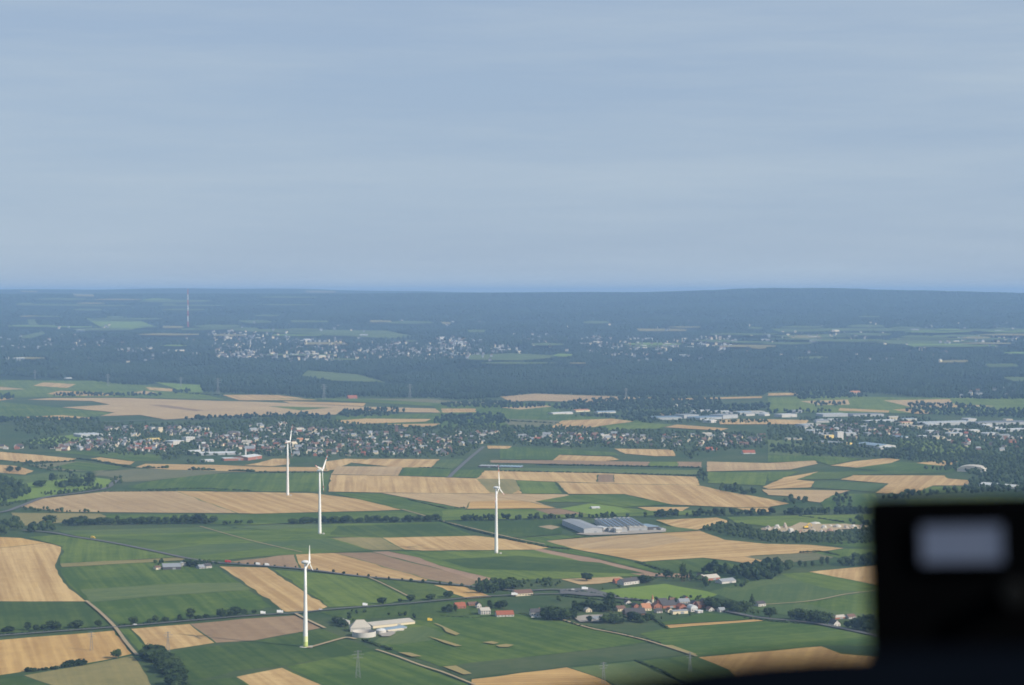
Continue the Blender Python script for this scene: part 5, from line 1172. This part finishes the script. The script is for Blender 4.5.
# hedges and ditch banks: each a thing
def hedge(pts, h, w, label, cat='hedge'):
    ws = [P(x, y) for x, y in pts]; C, Rd = [], []
    for i in range(len(ws) - 1):
        a, b_ = ws[i], ws[i + 1]; L = np.linalg.norm(b_ - a); n = max(2, int(L / (w * .9)))
        for k in range(n):
            c = a + (b_ - a) * ((k + random.random()) / n); hh = h * random.uniform(.6, 1.25)
            if random.random() < .06: hh *= .25
            C.append((c[0] + random.uniform(-.2, .2) * w, c[1] + random.uniform(-.2, .2) * w, hh * .42)); Rd.append((w * random.uniform(.5, .8), w * random.uniform(.5, .8), hh * .58))
    V, T, t = blobs(C, Rd, None, jit=.18)
    tag(link('hedge', tri_mesh('hedge', V, T, t), 'leaf'), label, cat)
for pts, h, w, lb in [
    ([(440,521.5),(470,530),(512,540.5),(545,547),(571,549.8)], 3.0, 4.5, 'dark hedge along the diagonal track behind the third turbine'),
    ([(536,465),(600,466),(700,468)], 3.6, 5, 'dark hedge on the upper side of the narrow meadow strip'), ([(500,471.5),(600,473.5),(700,476)], 3.6, 5, 'dark hedge on the lower side of the narrow meadow strip'),
    ([(362,641),(376,645),(392,650.5)], 3.2, 4.5, 'dark hedge on the farm track below the round tank'), ([(637,563),(652,567.5),(672,573)], 3.4, 4.5, 'dark hedge at the foot of the big stubble field'),
    ([(-60,638),(0,635),(60,630.5),(112,627)], 2.2, 4, 'low dark hedge on the far side of the main road at left'), ([(120,626),(190,620.3),(255,615)], 2.0, 3.5, 'low dark hedge behind the main road left of the near turbine'),
    ([(408,500),(425,504),(446,509),(464,508.5)], 3.0, 5, 'short dark hedge in the green wedge left of the third turbine'), ([(256,472.5),(290,473),(330,472.8)], 4, 6, 'dark hedge behind the second turbine head'),
    ([(105,492),(175,491.5)], 2.5, 5, 'thin hedge along the upper edge of the left stubble field'), ([(148,490),(200,489),(250,491)], 3, 5, 'broken hedge under the bright green strip'),
    ([(78,459),(95,461),(125,467),(135,468)], 4, 7, 'dark hedge below the left village meadow'), ([(142,468),(170,468.5)], 6, 8, 'row of bushes in the left stubble strip'), ([(188,470),(213,470.5)], 6, 8, 'second row of bushes in the stubble strip, below the works'),
    ([(230,471),(256,472)], 6, 9, 'bushy hedge right of the stubble strip bushes'), ([(580,592),(620,598),(650,602)], 2.6, 4, 'dark hedge on the meadow road'), ([(560,596),(600,600),(640,606)], 2.2, 4, 'second dark hedge, below the meadow road'),
    ([(545,616),(580,626),(620,634),(660,644)], 2.2, 3.5, 'hedge along the diagonal track below the gravel yard'), ([(745,618),(767,621),(800,624)], 2.4, 4, 'dark hedge along the right road'), ([(800,553),(820,551.5),(838,555.5)], 2.6, 5, 'dark hedge at the tip of the right stubble field'),
    ([(800,516.5),(820,519),(845,523)], 3, 5, 'hedge above the rubble yard'), ([(440,616),(475,618),(500,615),(530,613)], 1.2, 3, 'faint hedge line before the roadside houses'), ([(636,661),(660,670),(682,683)], 1.6, 3.5, 'dark hedge between olive and dark green fields at the bottom'),
    ([(655,620),(668,629)], 2.5, 3.5, 'short dark hedge at the corner of the narrow stubble strip'), ([(190,394.5),(222,395.5)], 7, 10, 'far hedge right of the forest corner'), ([(452,418.5),(560,424)], 5, 8, 'far hedge behind the village'), ([(22,463.5),(75,461.7)], 4, 6, 'hedge between the two left stubble strips'),
    ([(420,467.8),(450,469)], 2.5, 5, 'low hedge over the small green field beside the village road'),
]: hedge(pts, h, w, lb)

# ------------------------------------------------------------------ wind turbines
def turbine(px, py, hubpx, theta, alpha, label, green=False, rr=.355, banded=True):
    A = P(px, py); H = hubpx * mpp(A); Rr = H * rr
    o = empty('wind_turbine', (A[0], A[1], 0)); tag(o, label, 'wind turbine', 'wind turbines on the plain')
    b_ = MB(); zs = [0, 3, 6, 9, 12, H * .35, H * .7, H - 1.5]
    rad = [2.75 - 1.55 * (z / H) for z in zs]; rad[0] = 2.85
    b_.tube([(0, 0, z) for z in zs], rad, 24, ms=[1, 1, 2, 2, 0, 0, 0] if green else [0] * 7); b_.build('tower', ['white_paint', 'turbine_green', 'turbine_green_light'], o, True)
    b_ = MB(); b_.tube([(0, 0, 0), (0, 0, .4)], [6.5, 6.5], 24); b_.build('foundation', 'rubble_pale', o)
    ax = np.array([math.cos(alpha), -math.sin(alpha), 0]); tv = np.array([math.sin(alpha), math.cos(alpha), 0]); up = np.array([0, 0, 1.0])
    hz = np.array([0, 0, H])
    b_ = MB(); prof = [(-4.6, .3), (-4.2, 1.0), (-3, 1.7), (-1, 2.15), (1, 2.25), (2.6, 2.0), (3.2, 1.8)]
    b_.tube([hz + ax * q for q, _ in prof], [r_ for _, r_ in prof], 18); nac = b_.build('nacelle', 'white_paint', o, True)
    b_ = MB(); prof = [(3.25, 1.75), (4.2, 1.8), (5.2, 1.45), (5.9, .9), (6.2, .2)]
    b_.tube([hz + ax * q for q, _ in prof], [r_ for _, r_ in prof], 18); hub = b_.build('hub', 'white_paint', o, True)
    hc = hz + ax * 4.5
    for k in range(3):
        th = theta + k * 2 * math.pi / 3; d = up * math.cos(th) + tv * math.sin(th); side = np.cross(d, ax)
        b_ = MB(); V, Fc, mi = [], [], []
        st = [(.04, .9, .9), (.10, 1.0, .8), (.20, 2.0, .55), (.35, 1.7, .40), (.55, 1.3, .28), (.70, 1.05, .2), (.80, .9, .16), (.90, .72, .12), (.97, .5, .08), (1.0, .12, .04)]
        n = 10
        for i, (f, c, t) in enumerate(st):
            tw = .35 * (1 - f)
            for j in range(n):
                g_ = 2 * math.pi * j / n; a_, e_ = c * math.cos(g_), t * math.sin(g_)
                u_, v_ = a_ * math.cos(tw) - e_ * math.sin(tw), a_ * math.sin(tw) + e_ * math.cos(tw)
                V.append(hc + d * (f * Rr) + side * (u_ + (.4 * c if f > .15 else 0)) + ax * v_)
        for i in range(len(st) - 1):
            fm = (st[i][0] + st[i + 1][0]) / 2; m_ = 1 if banded and (fm > .88 or .69 < fm < .81) else 0
            for j in range(n): Fc.append((i * n + j, i * n + (j + 1) % n, (i + 1) * n + (j + 1) % n, (i + 1) * n + j)); mi.append(m_)
        Fc.append(tuple(range((len(st) - 1) * n, len(st) * n))); mi.append(1)
        me = bpy.data.meshes.new('blade'); me.from_pydata([tuple(v) for v in V], [], Fc); me.polygons.foreach_set('material_index', mi); me.polygons.foreach_set('use_smooth', [True] * len(Fc))
        bm = bmesh.new(); bm.from_mesh(me); bmesh.ops.recalc_face_normals(bm, faces=bm.faces); bm.to_mesh(me); bm.free()
        me.materials.append(MATS['white_paint']); me.materials.append(MATS['red_paint'])
        bo = bpy.data.objects.new('blade', me); COL.objects.link(bo); bo.parent = o
    b_ = MB(); b_.box(5, 8.2, -7, -4.6, 0, 2.3); b_.build('transformer_box', 'white_wall', o)
turbine(305.5, 647, 85, R(4), R(10), 'nearest wind turbine, standing with a yellow-green tower foot in the lower left', True, .205, False)
turbine(319.8, 534, 63.5, R(48), R(14), 'second wind turbine from the left, red-banded blades spread right of its tower')
turbine(496.3, 553.5, 66, R(-7), R(14), 'rightmost wind turbine, one blade straight up in the middle of the view')
turbine(287.7, 495.7, 54, R(30), R(9), 'farthest wind turbine, at the stubble field before the village')

# ------------------------------------------------------------------ lattice pylons and the far mast
def pylon_mb(H, W, armz, arms, t):
    b_ = MB(); n = 6
    lv = [(z, W * (1 - .86 * z)) for z in np.linspace(0, 1, n + 1)]
    for sx in (-1, 1):
        for sy in (-1, 1): b_.tube([(sx * w / 2, sy * w / 2, z * H) for z, w in lv], [t] * (n + 1), 4)
    for i in range(n):
        (za, wa), (zb, wb) = lv[i], lv[i + 1]
        for s in (-1, 1):
            for e in (-1, 1):
                b_.tube([(e * wa / 2, s * wa / 2, za * H), (-e * wb / 2, s * wb / 2, zb * H)], [t * .6] * 2, 3)
                b_.tube([(s * wa / 2, e * wa / 2, za * H), (s * wb / 2, -e * wb / 2, zb * H)], [t * .6] * 2, 3)
    return b_
def pylon(px, py, hpx, label):
    A = P(px, py); H = hpx * mpp(A); far = A[1] > 6000; t = .3 if far else .10
    o = empty('power_pylon', (A[0], A[1], A[2]), .35); tag(o, label, 'pylon', 'lattice power pylons')
    pylon_mb(H, H * .16, 0, 0, t).build('mast', 'steel', o)
    for z, L in ((.72, .17), (.84, .22), (.95, .14)):
        b_ = MB()
        for s in (-1, 1):
            for e in (-1, 1): b_.tube([(0, e * H * .012, z * H), (s * L * H, 0, z * H + .1)], [t * .8] * 2, 4)
            b_.tube([(0, 0, z * H + H * .035), (s * L * H, 0, z * H + .2)], [t * .8] * 2, 4)
            for k in (.6, 1): b_.tube([(s * L * H * k, 0, z * H), (s * L * H * k, 0, z * H - H * .04)], [t * .7] * 2, 4)
        b_.build('crossarm', 'steel', o)
for a in [(91.5,650.5,19,'pylon on the lower left stubble field before the main road'), (168,652.5,21,'pylon at the edge of the stubble field right of the track'), (358,678,28,'faint pylon on the green field under the tank farm'),
          (603.5,684,22,'pylon at the bottom edge beside the orange stubble field'), (35,379,9,'far pylon before the forest, first from the left'), (108,386,12,'far pylon at the forest corner'), (181,387,10,'far pylon before the small bright meadow'),
          (218,394,16,'tall far pylon before the dark forest'), (324,400,16,'far pylon above the long stubble field'), (410,398,14,'far pylon left of the centre forest edge'), (626,398,10,'far pylon over the far stubble strip'), (690,672,20,'faint pylon above the dark cockpit edge')]: pylon(*a)
def mast():
    A = P(188, 327); H = 38 * mpp(A); o = empty('radio_mast', tuple(A), 0); tag(o, 'very tall red and white radio mast on the hazy far rise', 'mast')
    for k in range(7):
        z0, z1 = H * k / 7, H * (k + 1) / 7; b_ = MB(); w = 2.6 - .14 * k
        for sx in (-1, 1):
            for sy in (-1, 1): b_.tube([(sx * w, sy * w, z0), (sx * w, sy * w, z1)], [.8] * 2, 5)
        for j in range(6):
            a_, b2 = z0 + (z1 - z0) * j / 6, z0 + (z1 - z0) * (j + 1) / 6
            for s in (-1, 1):
                b_.tube([(-w, s * w, a_), (w, s * w, b2)], [.5] * 2, 4); b_.tube([(s * w, w, a_), (s * w, -w, b2)], [.5] * 2, 4)
        b_.build('mast_section', 'red_paint' if k % 2 == 0 else 'white_paint', o)
    b_ = MB(); b_.tube([(0, 0, H), (0, 0, H * 1.04)], [.7, .3], 6); b_.build('antenna', 'white_paint', o)
mast()

# ------------------------------------------------------------------ rubble yard
flat_sheet('rubble_yard', 'track', [(757,530),(775,527),(790,527.5),(800,523),(818,525),(845,524.5),(868,526.5),(866,529.5),(842,530),(830,532),(812,531.5),(800,534),(775,532)], 1.5, shade=.6, jag=5)
rrub = random.Random(3)
for (x, y, w, h, mt, lb) in [(768,530,9,3.4,'rubble','beige rubble heap at the left end of the rubble yard'), (777,529,8,4,'rubble_pale','pale rubble heap second from the left in the yard'), (785,528.5,5,5.4,'rubble','steep pointed rubble heap in the yard'),
        (791,533,9,4,'rubble_pale','low pale heap at the near rim of the yard'), (800,533,6,3,'rubble_red','reddish heap under the yellow excavator'), (812,532.5,9,3,'rubble','wide beige heap at the near rim, right of the excavator'),
        (824,529,8,3.4,'rubble_pale','whitish heap in the middle of the yard'), (830,531.5,7,2.8,'rubble_red','brick-red heap in the middle of the yard'), (838,528,8,3.6,'rubble_pale','bright heap in the right half of the yard'),
        (846,529,7,3,'rubble','beige heap with a red one beside it in the right half'), (854,528,8,2.8,'rubble_pale','long pale heap at the right end of the yard'), (862,528,6,2.4,'rubble','last small beige heap at the right end'), (815,524,14,1.6,'rubble_pale','long flat pale bank along the back of the yard')] + [(rrub.uniform(762, 864), rrub.uniform(526.5, 533), rrub.uniform(2.5, 5), rrub.uniform(.8, 2), rrub.choice(['rubble', 'rubble_red', 'rubble_pale', 'yard']), 'small low mound scattered between the larger rubble heaps') for _ in range(26)]:
    p = P(x, y); s = mpp(p); V, T = ICO2; w *= .8; rr = np.random.default_rng(int(x))
    Vv = V * np.array([w * s / 2, w * s * .45, h * s]) * (1 + rr.normal(0, .13, (len(V), 1))); Vv[:, 2] = np.maximum(Vv[:, 2], -.4)
    o = link('rubble_heap', tri_mesh('rubble_heap', Vv, T), mt); o.location = (p[0], p[1], 1.2); tag(o, lb, 'rubble heap', 'heaps of the rubble yard')
def excavator():
    A = P(806, 529.5); o = empty('excavator', (A[0], A[1], 1.5), .4); tag(o, 'big yellow excavator on the rubble yard', 'excavator'); k = 1.7
    def bx(*q): b_ = MB(); b_.box(*[v * k for v in q]); return b_
    for s in (-1, 1): bx(-2.4, 2.4, s * 1.4 - .4, s * 1.4 + .4, 0, 1).build('track', 'rubber', o)
    bx(-2.4, 1.6, -1.5, 1.5, 1.1, 2.6).build('body', 'digger_yellow', o); c = bx(.2, 1.8, -1.5, -.2, 2.6, 3.9).build('cab', 'digger_yellow', o); bx(.4, 1.85, -1.55, -.3, 2.9, 3.7).build('window', 'glass', c)
    b_ = MB(); b_.tube([np.array(q) * k for q in ((1.2, .4, 2.4), (3.6, .4, 5.2), (6.2, .4, 4.0))], [.45 * k, .4 * k, .3 * k], 6); b_.build('boom', 'digger_yellow', o)
    b_ = MB(); b_.tube([np.array(q) * k for q in ((6.2, .4, 4.0), (6.8, .4, 1.4))], [.3 * k, .25 * k], 6); b_.build('arm', 'digger_yellow', o)
    bx(6.2, 7.4, -.4, 1.2, .5, 1.5).build('bucket', 'steel', o)
excavator()

# ------------------------------------------------------------------ vehicles
def car(px, py, rz, mat, label, L=4.6, big=False):
    A = P(px, py); o = empty('truck' if big else 'car', (A[0], A[1], 1.7), rz); tag(o, label, 'truck' if big else 'car', 'vehicles on the roads')
    w = 1.25 if big else .9
    b_ = MB()
    if big:
        b_.box(-L / 2, L / 2 - 2.4, -w, w, .9, 3.7); b_.build('cargo_box', mat, o)
        b_ = MB(); b_.box(L / 2 - 2.3, L / 2, -w, w, .6, 3.0); b_.build('cab', mat, o)
        b_ = MB(); b_.box(L / 2 - 1.2, L / 2 + .03, -w * .92, w * .92, 1.8, 2.7); b_.build('window', 'glass', o)
    else:
        P2 = [(-L/2,.35),(-L/2,.85),(-L*.46,.98),(-L*.3,1.0),(L*.2,.98),(L*.47,.82),(L/2,.6),(L/2,.35)]
        b_.add([(x, s * w, z) for s in (-1, 1) for x, z in P2], [tuple(range(8)), tuple(range(15, 7, -1))] + [(i, (i + 1) % 8, 8 + (i + 1) % 8, 8 + i) for i in range(8)]); b_.build('body', mat, o)
        b_ = MB(); b_.add([(-L*.42,-w*.88,1),(L*.2,-w*.88,1),(L*.2,w*.88,1),(-L*.42,w*.88,1),(-L*.3,-w*.75,1.45),(L*.06,-w*.75,1.45),(L*.06,w*.75,1.45),(-L*.3,w*.75,1.45)], [(0,1,5,4),(1,2,6,5),(2,3,7,6),(3,0,4,7)]); b_.build('window', 'glass', o)
        b_ = MB(); b_.box(-L*.3, L*.06, -w*.75, w*.75, 1.45, 1.5); b_.build('roof', mat, o)
    for sx in (-1, 1):
        for s in (-1, 1):
            b_ = MB(); r_ = .48 if big else .33; b_.tube([(sx * L * .32, s * (w - .2), r_), (sx * L * .32, s * (w + .02), r_)], [r_, r_], 12); b_.build('wheel', 'rubber', o)
car(228,563.8,-.1,'car_red','red box truck on the upper road left of the near rotor',8.5,True)
car(258,566.3,-.1,'car_white','white van on the upper road just right of the red truck',6.0,True)
car(267,567.0,-.1,'car_white','white delivery van, second right of the red truck',6.0,True)
car(135,626.3,.15,'car_white','white car on the main road by the track crossing')
car(263,615.5,.1,'car_white','white van on the main road behind the brown field',6.0,True)
car(280,614.5,.1,'car_white','white box van just left of the near turbine tower',7.5,True)
car(320.5,611.2,.1,'car_white','white car just right of the near turbine tower')
car(365,607.3,.1,'car_white','white van under the broad tree right of the near turbine',6.0,True)
car(514.5,596.8,.1,'car_white','white lorry parked at the left end of the pinkish inn',8.0,True)
car(584.8,591.0,.1,'car_white','white lorry on the car park by the meadow',8.0,True)
car(93,539.5,-.4,'digger_yellow','yellow lorry on the upper road before the left tree belt',7.0,True)
car(429.8,622.6,.1,'digger_yellow','yellow loader parked at the right end of the tank farm',5.5,True)
for i, (x, y) in enumerate([(566,591.5),(570,592.3),(573,591),(577,593),(580,592)]):
    car(x, y, .3, ['car_grey','car_dark','car_white','car_dark','car_grey'][i], ['grey car at the left end of the meadow car park','dark car in the front row of the meadow car park','white car in the rear row of the meadow car park','dark car nearest the road on the meadow car park','grey car beside the white lorry on the car park'][i])
for i in range(5): car(533 + i * 2.3, 619 - i * .05, .05, ['car_white','car_grey','car_white','car_white','car_white'][i], 'white or grey car parked in the line below the double house')
for x, y in ((-4,634.5),): car(x, y, .1, 'car_white', 'white van at the left end of the main road', 6.0, True)

# ------------------------------------------------------------------ cockpit in the foreground, far out of focus
def at_depth(px, py, dep): return np.array([0, 0, CAM_H]) + ray(px, py) * (dep / F_PX)
def cockpit():
    D = .72; m1 = D / F_PX
    c = at_depth(990, 580, D); o = empty('cockpit_instrument', tuple(c), 0)
    o.rotation_euler = (-R(5), R(-2.2), -R(11))
    tag(o, 'black instrument box with a dull blue display, blurred at the lower right', 'instrument')
    w, h = 122 * m1, 84 * m1
    bm = bmesh.new(); bmesh.ops.create_cube(bm, size=1)
    for v in bm.verts: v.co = Vector((v.co.x * 2 * w, v.co.y * .07 + .035, v.co.z * 2 * h))
    bmesh.ops.bevel(bm, geom=list(bm.edges), offset=.0016, segments=3, affect='EDGES')
    me = bpy.data.meshes.new('housing'); bm.to_mesh(me); bm.free(); link('housing', me, 'cockpit_black', o)
    # bezel round the display
    def rect(x0, x1, y0, y1): return (x0 - 990) * m1, (x1 - 990) * m1, (582 - y1) * m1, (582 - y0) * m1
    x0, x1, z0, z1 = rect(924, 1003, 527, 564); b_ = MB(); t = .0022; f = 5 * m1
    b_.box(x0 - f, x0, -t, .0005, z0 - f, z1 + f); b_.box(x1, x1 + f, -t, .0005, z0 - f, z1 + f); b_.box(x0, x1, -t, .0005, z0 - f, z0); b_.box(x0, x1, -t, .0005, z1, z1 + f); b_.build('bezel', 'cockpit_black', o)
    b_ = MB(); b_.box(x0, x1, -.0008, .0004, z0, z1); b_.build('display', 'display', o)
    b_ = MB(); cx, cz = (1012 - 990) * m1, (582 - 596) * m1
    b_.tube([(cx, 0, cz), (cx, -.008, cz), (cx, -.009, cz)], [14 * m1, 13 * m1, 11 * m1], 20); b_.build('knob', 'cockpit_grey', o)
    b_ = MB(); b_.box(-w * .5, w * .6, .015, .055, -h - .03, -h + .002); b_.build('mounting_foot', 'cockpit_black', o)
    # padded glareshield
    D2 = .50; xs = np.linspace(-900, 2200, 200); prof = [(-.16, -.075), (-.10, -.045), (-.05, -.018), (-.02, -.004), (0, 0), (.03, -.009), (.10, -.027), (.22, -.056), (.34, -.092), (.34, -.16), (-.16, -.16)]
    crest = np.interp(xs, [-900, 520, 585, 640, 700, 760, 820, 870, 930, 1260, 2200], [830, 702, 687, 674, 664, 657, 653, 652, 650, 645, 660])
    V = []
    for x, y in zip(xs, crest):
        p = at_depth(x, y, D2)
        for a, z in prof: V.append((p[0], p[1] + a, p[2] + z))
    n = len(prof); Q = [(i * n + j, i * n + (j + 1) % n, (i + 1) * n + (j + 1) % n, (i + 1) * n + j) for i in range(len(xs) - 1) for j in range(n)]
    b_ = MB(); b_.add(V, Q + [tuple(range(n)), tuple(range((len(xs) - 1) * n, len(xs) * n))]); g_ = b_.build('glareshield', 'cockpit_shield', None, True)
    tag(g_, 'black curved cockpit glareshield along the bottom right edge', 'glareshield')
cockpit()

# ------------------------------------------------------------------ haze, sky, sun, camera
SUN_EL, SUN_DIR = R(31), np.array([.874, -.486])
b_ = MB(); b_.box(-26000, 26000, -7000, 47000, -1, 456)
hz = b_.build('haze', 'yard'); hz['kind'] = 'stuff'; hz['label'] = 'pale blue summer haze over the plain'; hz['category'] = 'haze'
hm = bpy.data.materials.new('haze_air'); hm.use_nodes = True; nt = hm.node_tree; nt.nodes.clear()
out = nt.nodes.new('ShaderNodeOutputMaterial'); pv = nt.nodes.new('ShaderNodeVolumePrincipled'); nt.links.new(pv.outputs[0], out.inputs['Volume'])
pv.inputs['Density'].default_value = 5.0e-5; pv.inputs['Color'].default_value = (.35, .56, .90, 1); pv.inputs['Anisotropy'].default_value = 0.0
hz.data.materials.clear(); hz.data.materials.append(hm)

w = bpy.data.worlds.new('World'); scene.world = w; w.use_nodes = True; nt = w.node_tree; nt.nodes.clear()
out = nt.nodes.new('ShaderNodeOutputWorld'); bg = nt.nodes.new('ShaderNodeBackground'); sky = nt.nodes.new('ShaderNodeTexSky')
sky.sky_type = 'NISHITA'; sky.sun_disc = False; sky.sun_elevation = SUN_EL; sky.sun_rotation = math.atan2(SUN_DIR[0], SUN_DIR[1])
sky.altitude = 390; sky.air_density = 1.0; sky.dust_density = .4; sky.ozone_density = 3.0
tc = N(nt, 'ShaderNodeTexCoord'); mp = N(nt, 'ShaderNodeMapping'); mp.inputs['Scale'].default_value = (2.6, 2.6, 30); mp.inputs['Rotation'].default_value = (0, R(2.5), 0)
nt.links.new(tc.outputs['Generated'], mp.inputs['Vector'])
cl = noise(nt, mp.outputs[0], 1.0, 6, .62)
veil = maprange(nt, cl, .3, .7, .88, .97)
tint = mixcol(nt, maprange(nt, cl, .36, .64, 0, 1), (2.46, 3.18, 4.26), (3.10, 3.78, 4.58))
nt.links.new(mixcol(nt, veil, sky.outputs[0], tint), bg.inputs['Color'])
nt.links.new(bg.outputs[0], out.inputs[0]); bg.inputs['Strength'].default_value = .08

sl = bpy.data.lights.new('sun', 'SUN'); sl.energy = 3.5; sl.angle = R(.53); sl.color = (1, .90, .75)
so = bpy.data.objects.new('sun', sl); COL.objects.link(so)
sd = Vector((SUN_DIR[0] * math.cos(SUN_EL), SUN_DIR[1] * math.cos(SUN_EL), math.sin(SUN_EL)))
so.rotation_euler = sd.to_track_quat('Z', 'Y').to_euler(); so.location = (500, -300, 900)

cd = bpy.data.cameras.new('camera'); cam = bpy.data.objects.new('camera', cd); COL.objects.link(cam); scene.camera = cam
cam.location = (0, 0, CAM_H); cam.rotation_euler = (math.pi / 2 - PITCH, 0, 0)
cd.sensor_width = 36; cd.lens = 36 * F_PX / 1024; cd.clip_start = .02; cd.clip_end = 120000
cd.dof.use_dof = True; cd.dof.focus_distance = 4000; cd.dof.aperture_fstop = 8.6; cd.dof.aperture_blades = 0

scene.render.engine = 'CYCLES'
cy = scene.cycles
cy.max_bounces = 4; cy.diffuse_bounces = 2; cy.glossy_bounces = 2; cy.transmission_bounces = 2; cy.volume_bounces = 1; cy.transparent_max_bounces = 6
cy.use_denoising = True
try: cy.denoiser = 'OPENIMAGEDENOISE'; cy.denoising_prefilter = 'ACCURATE'
except Exception: pass
cy.use_adaptive_sampling = False
cy.filter_width = 1.7
scene.view_settings.view_transform = 'Standard'; scene.view_settings.look = 'None'; scene.view_settings.gamma = 1; scene.view_settings.exposure = 0.79
scene.view_settings.use_curve_mapping = False
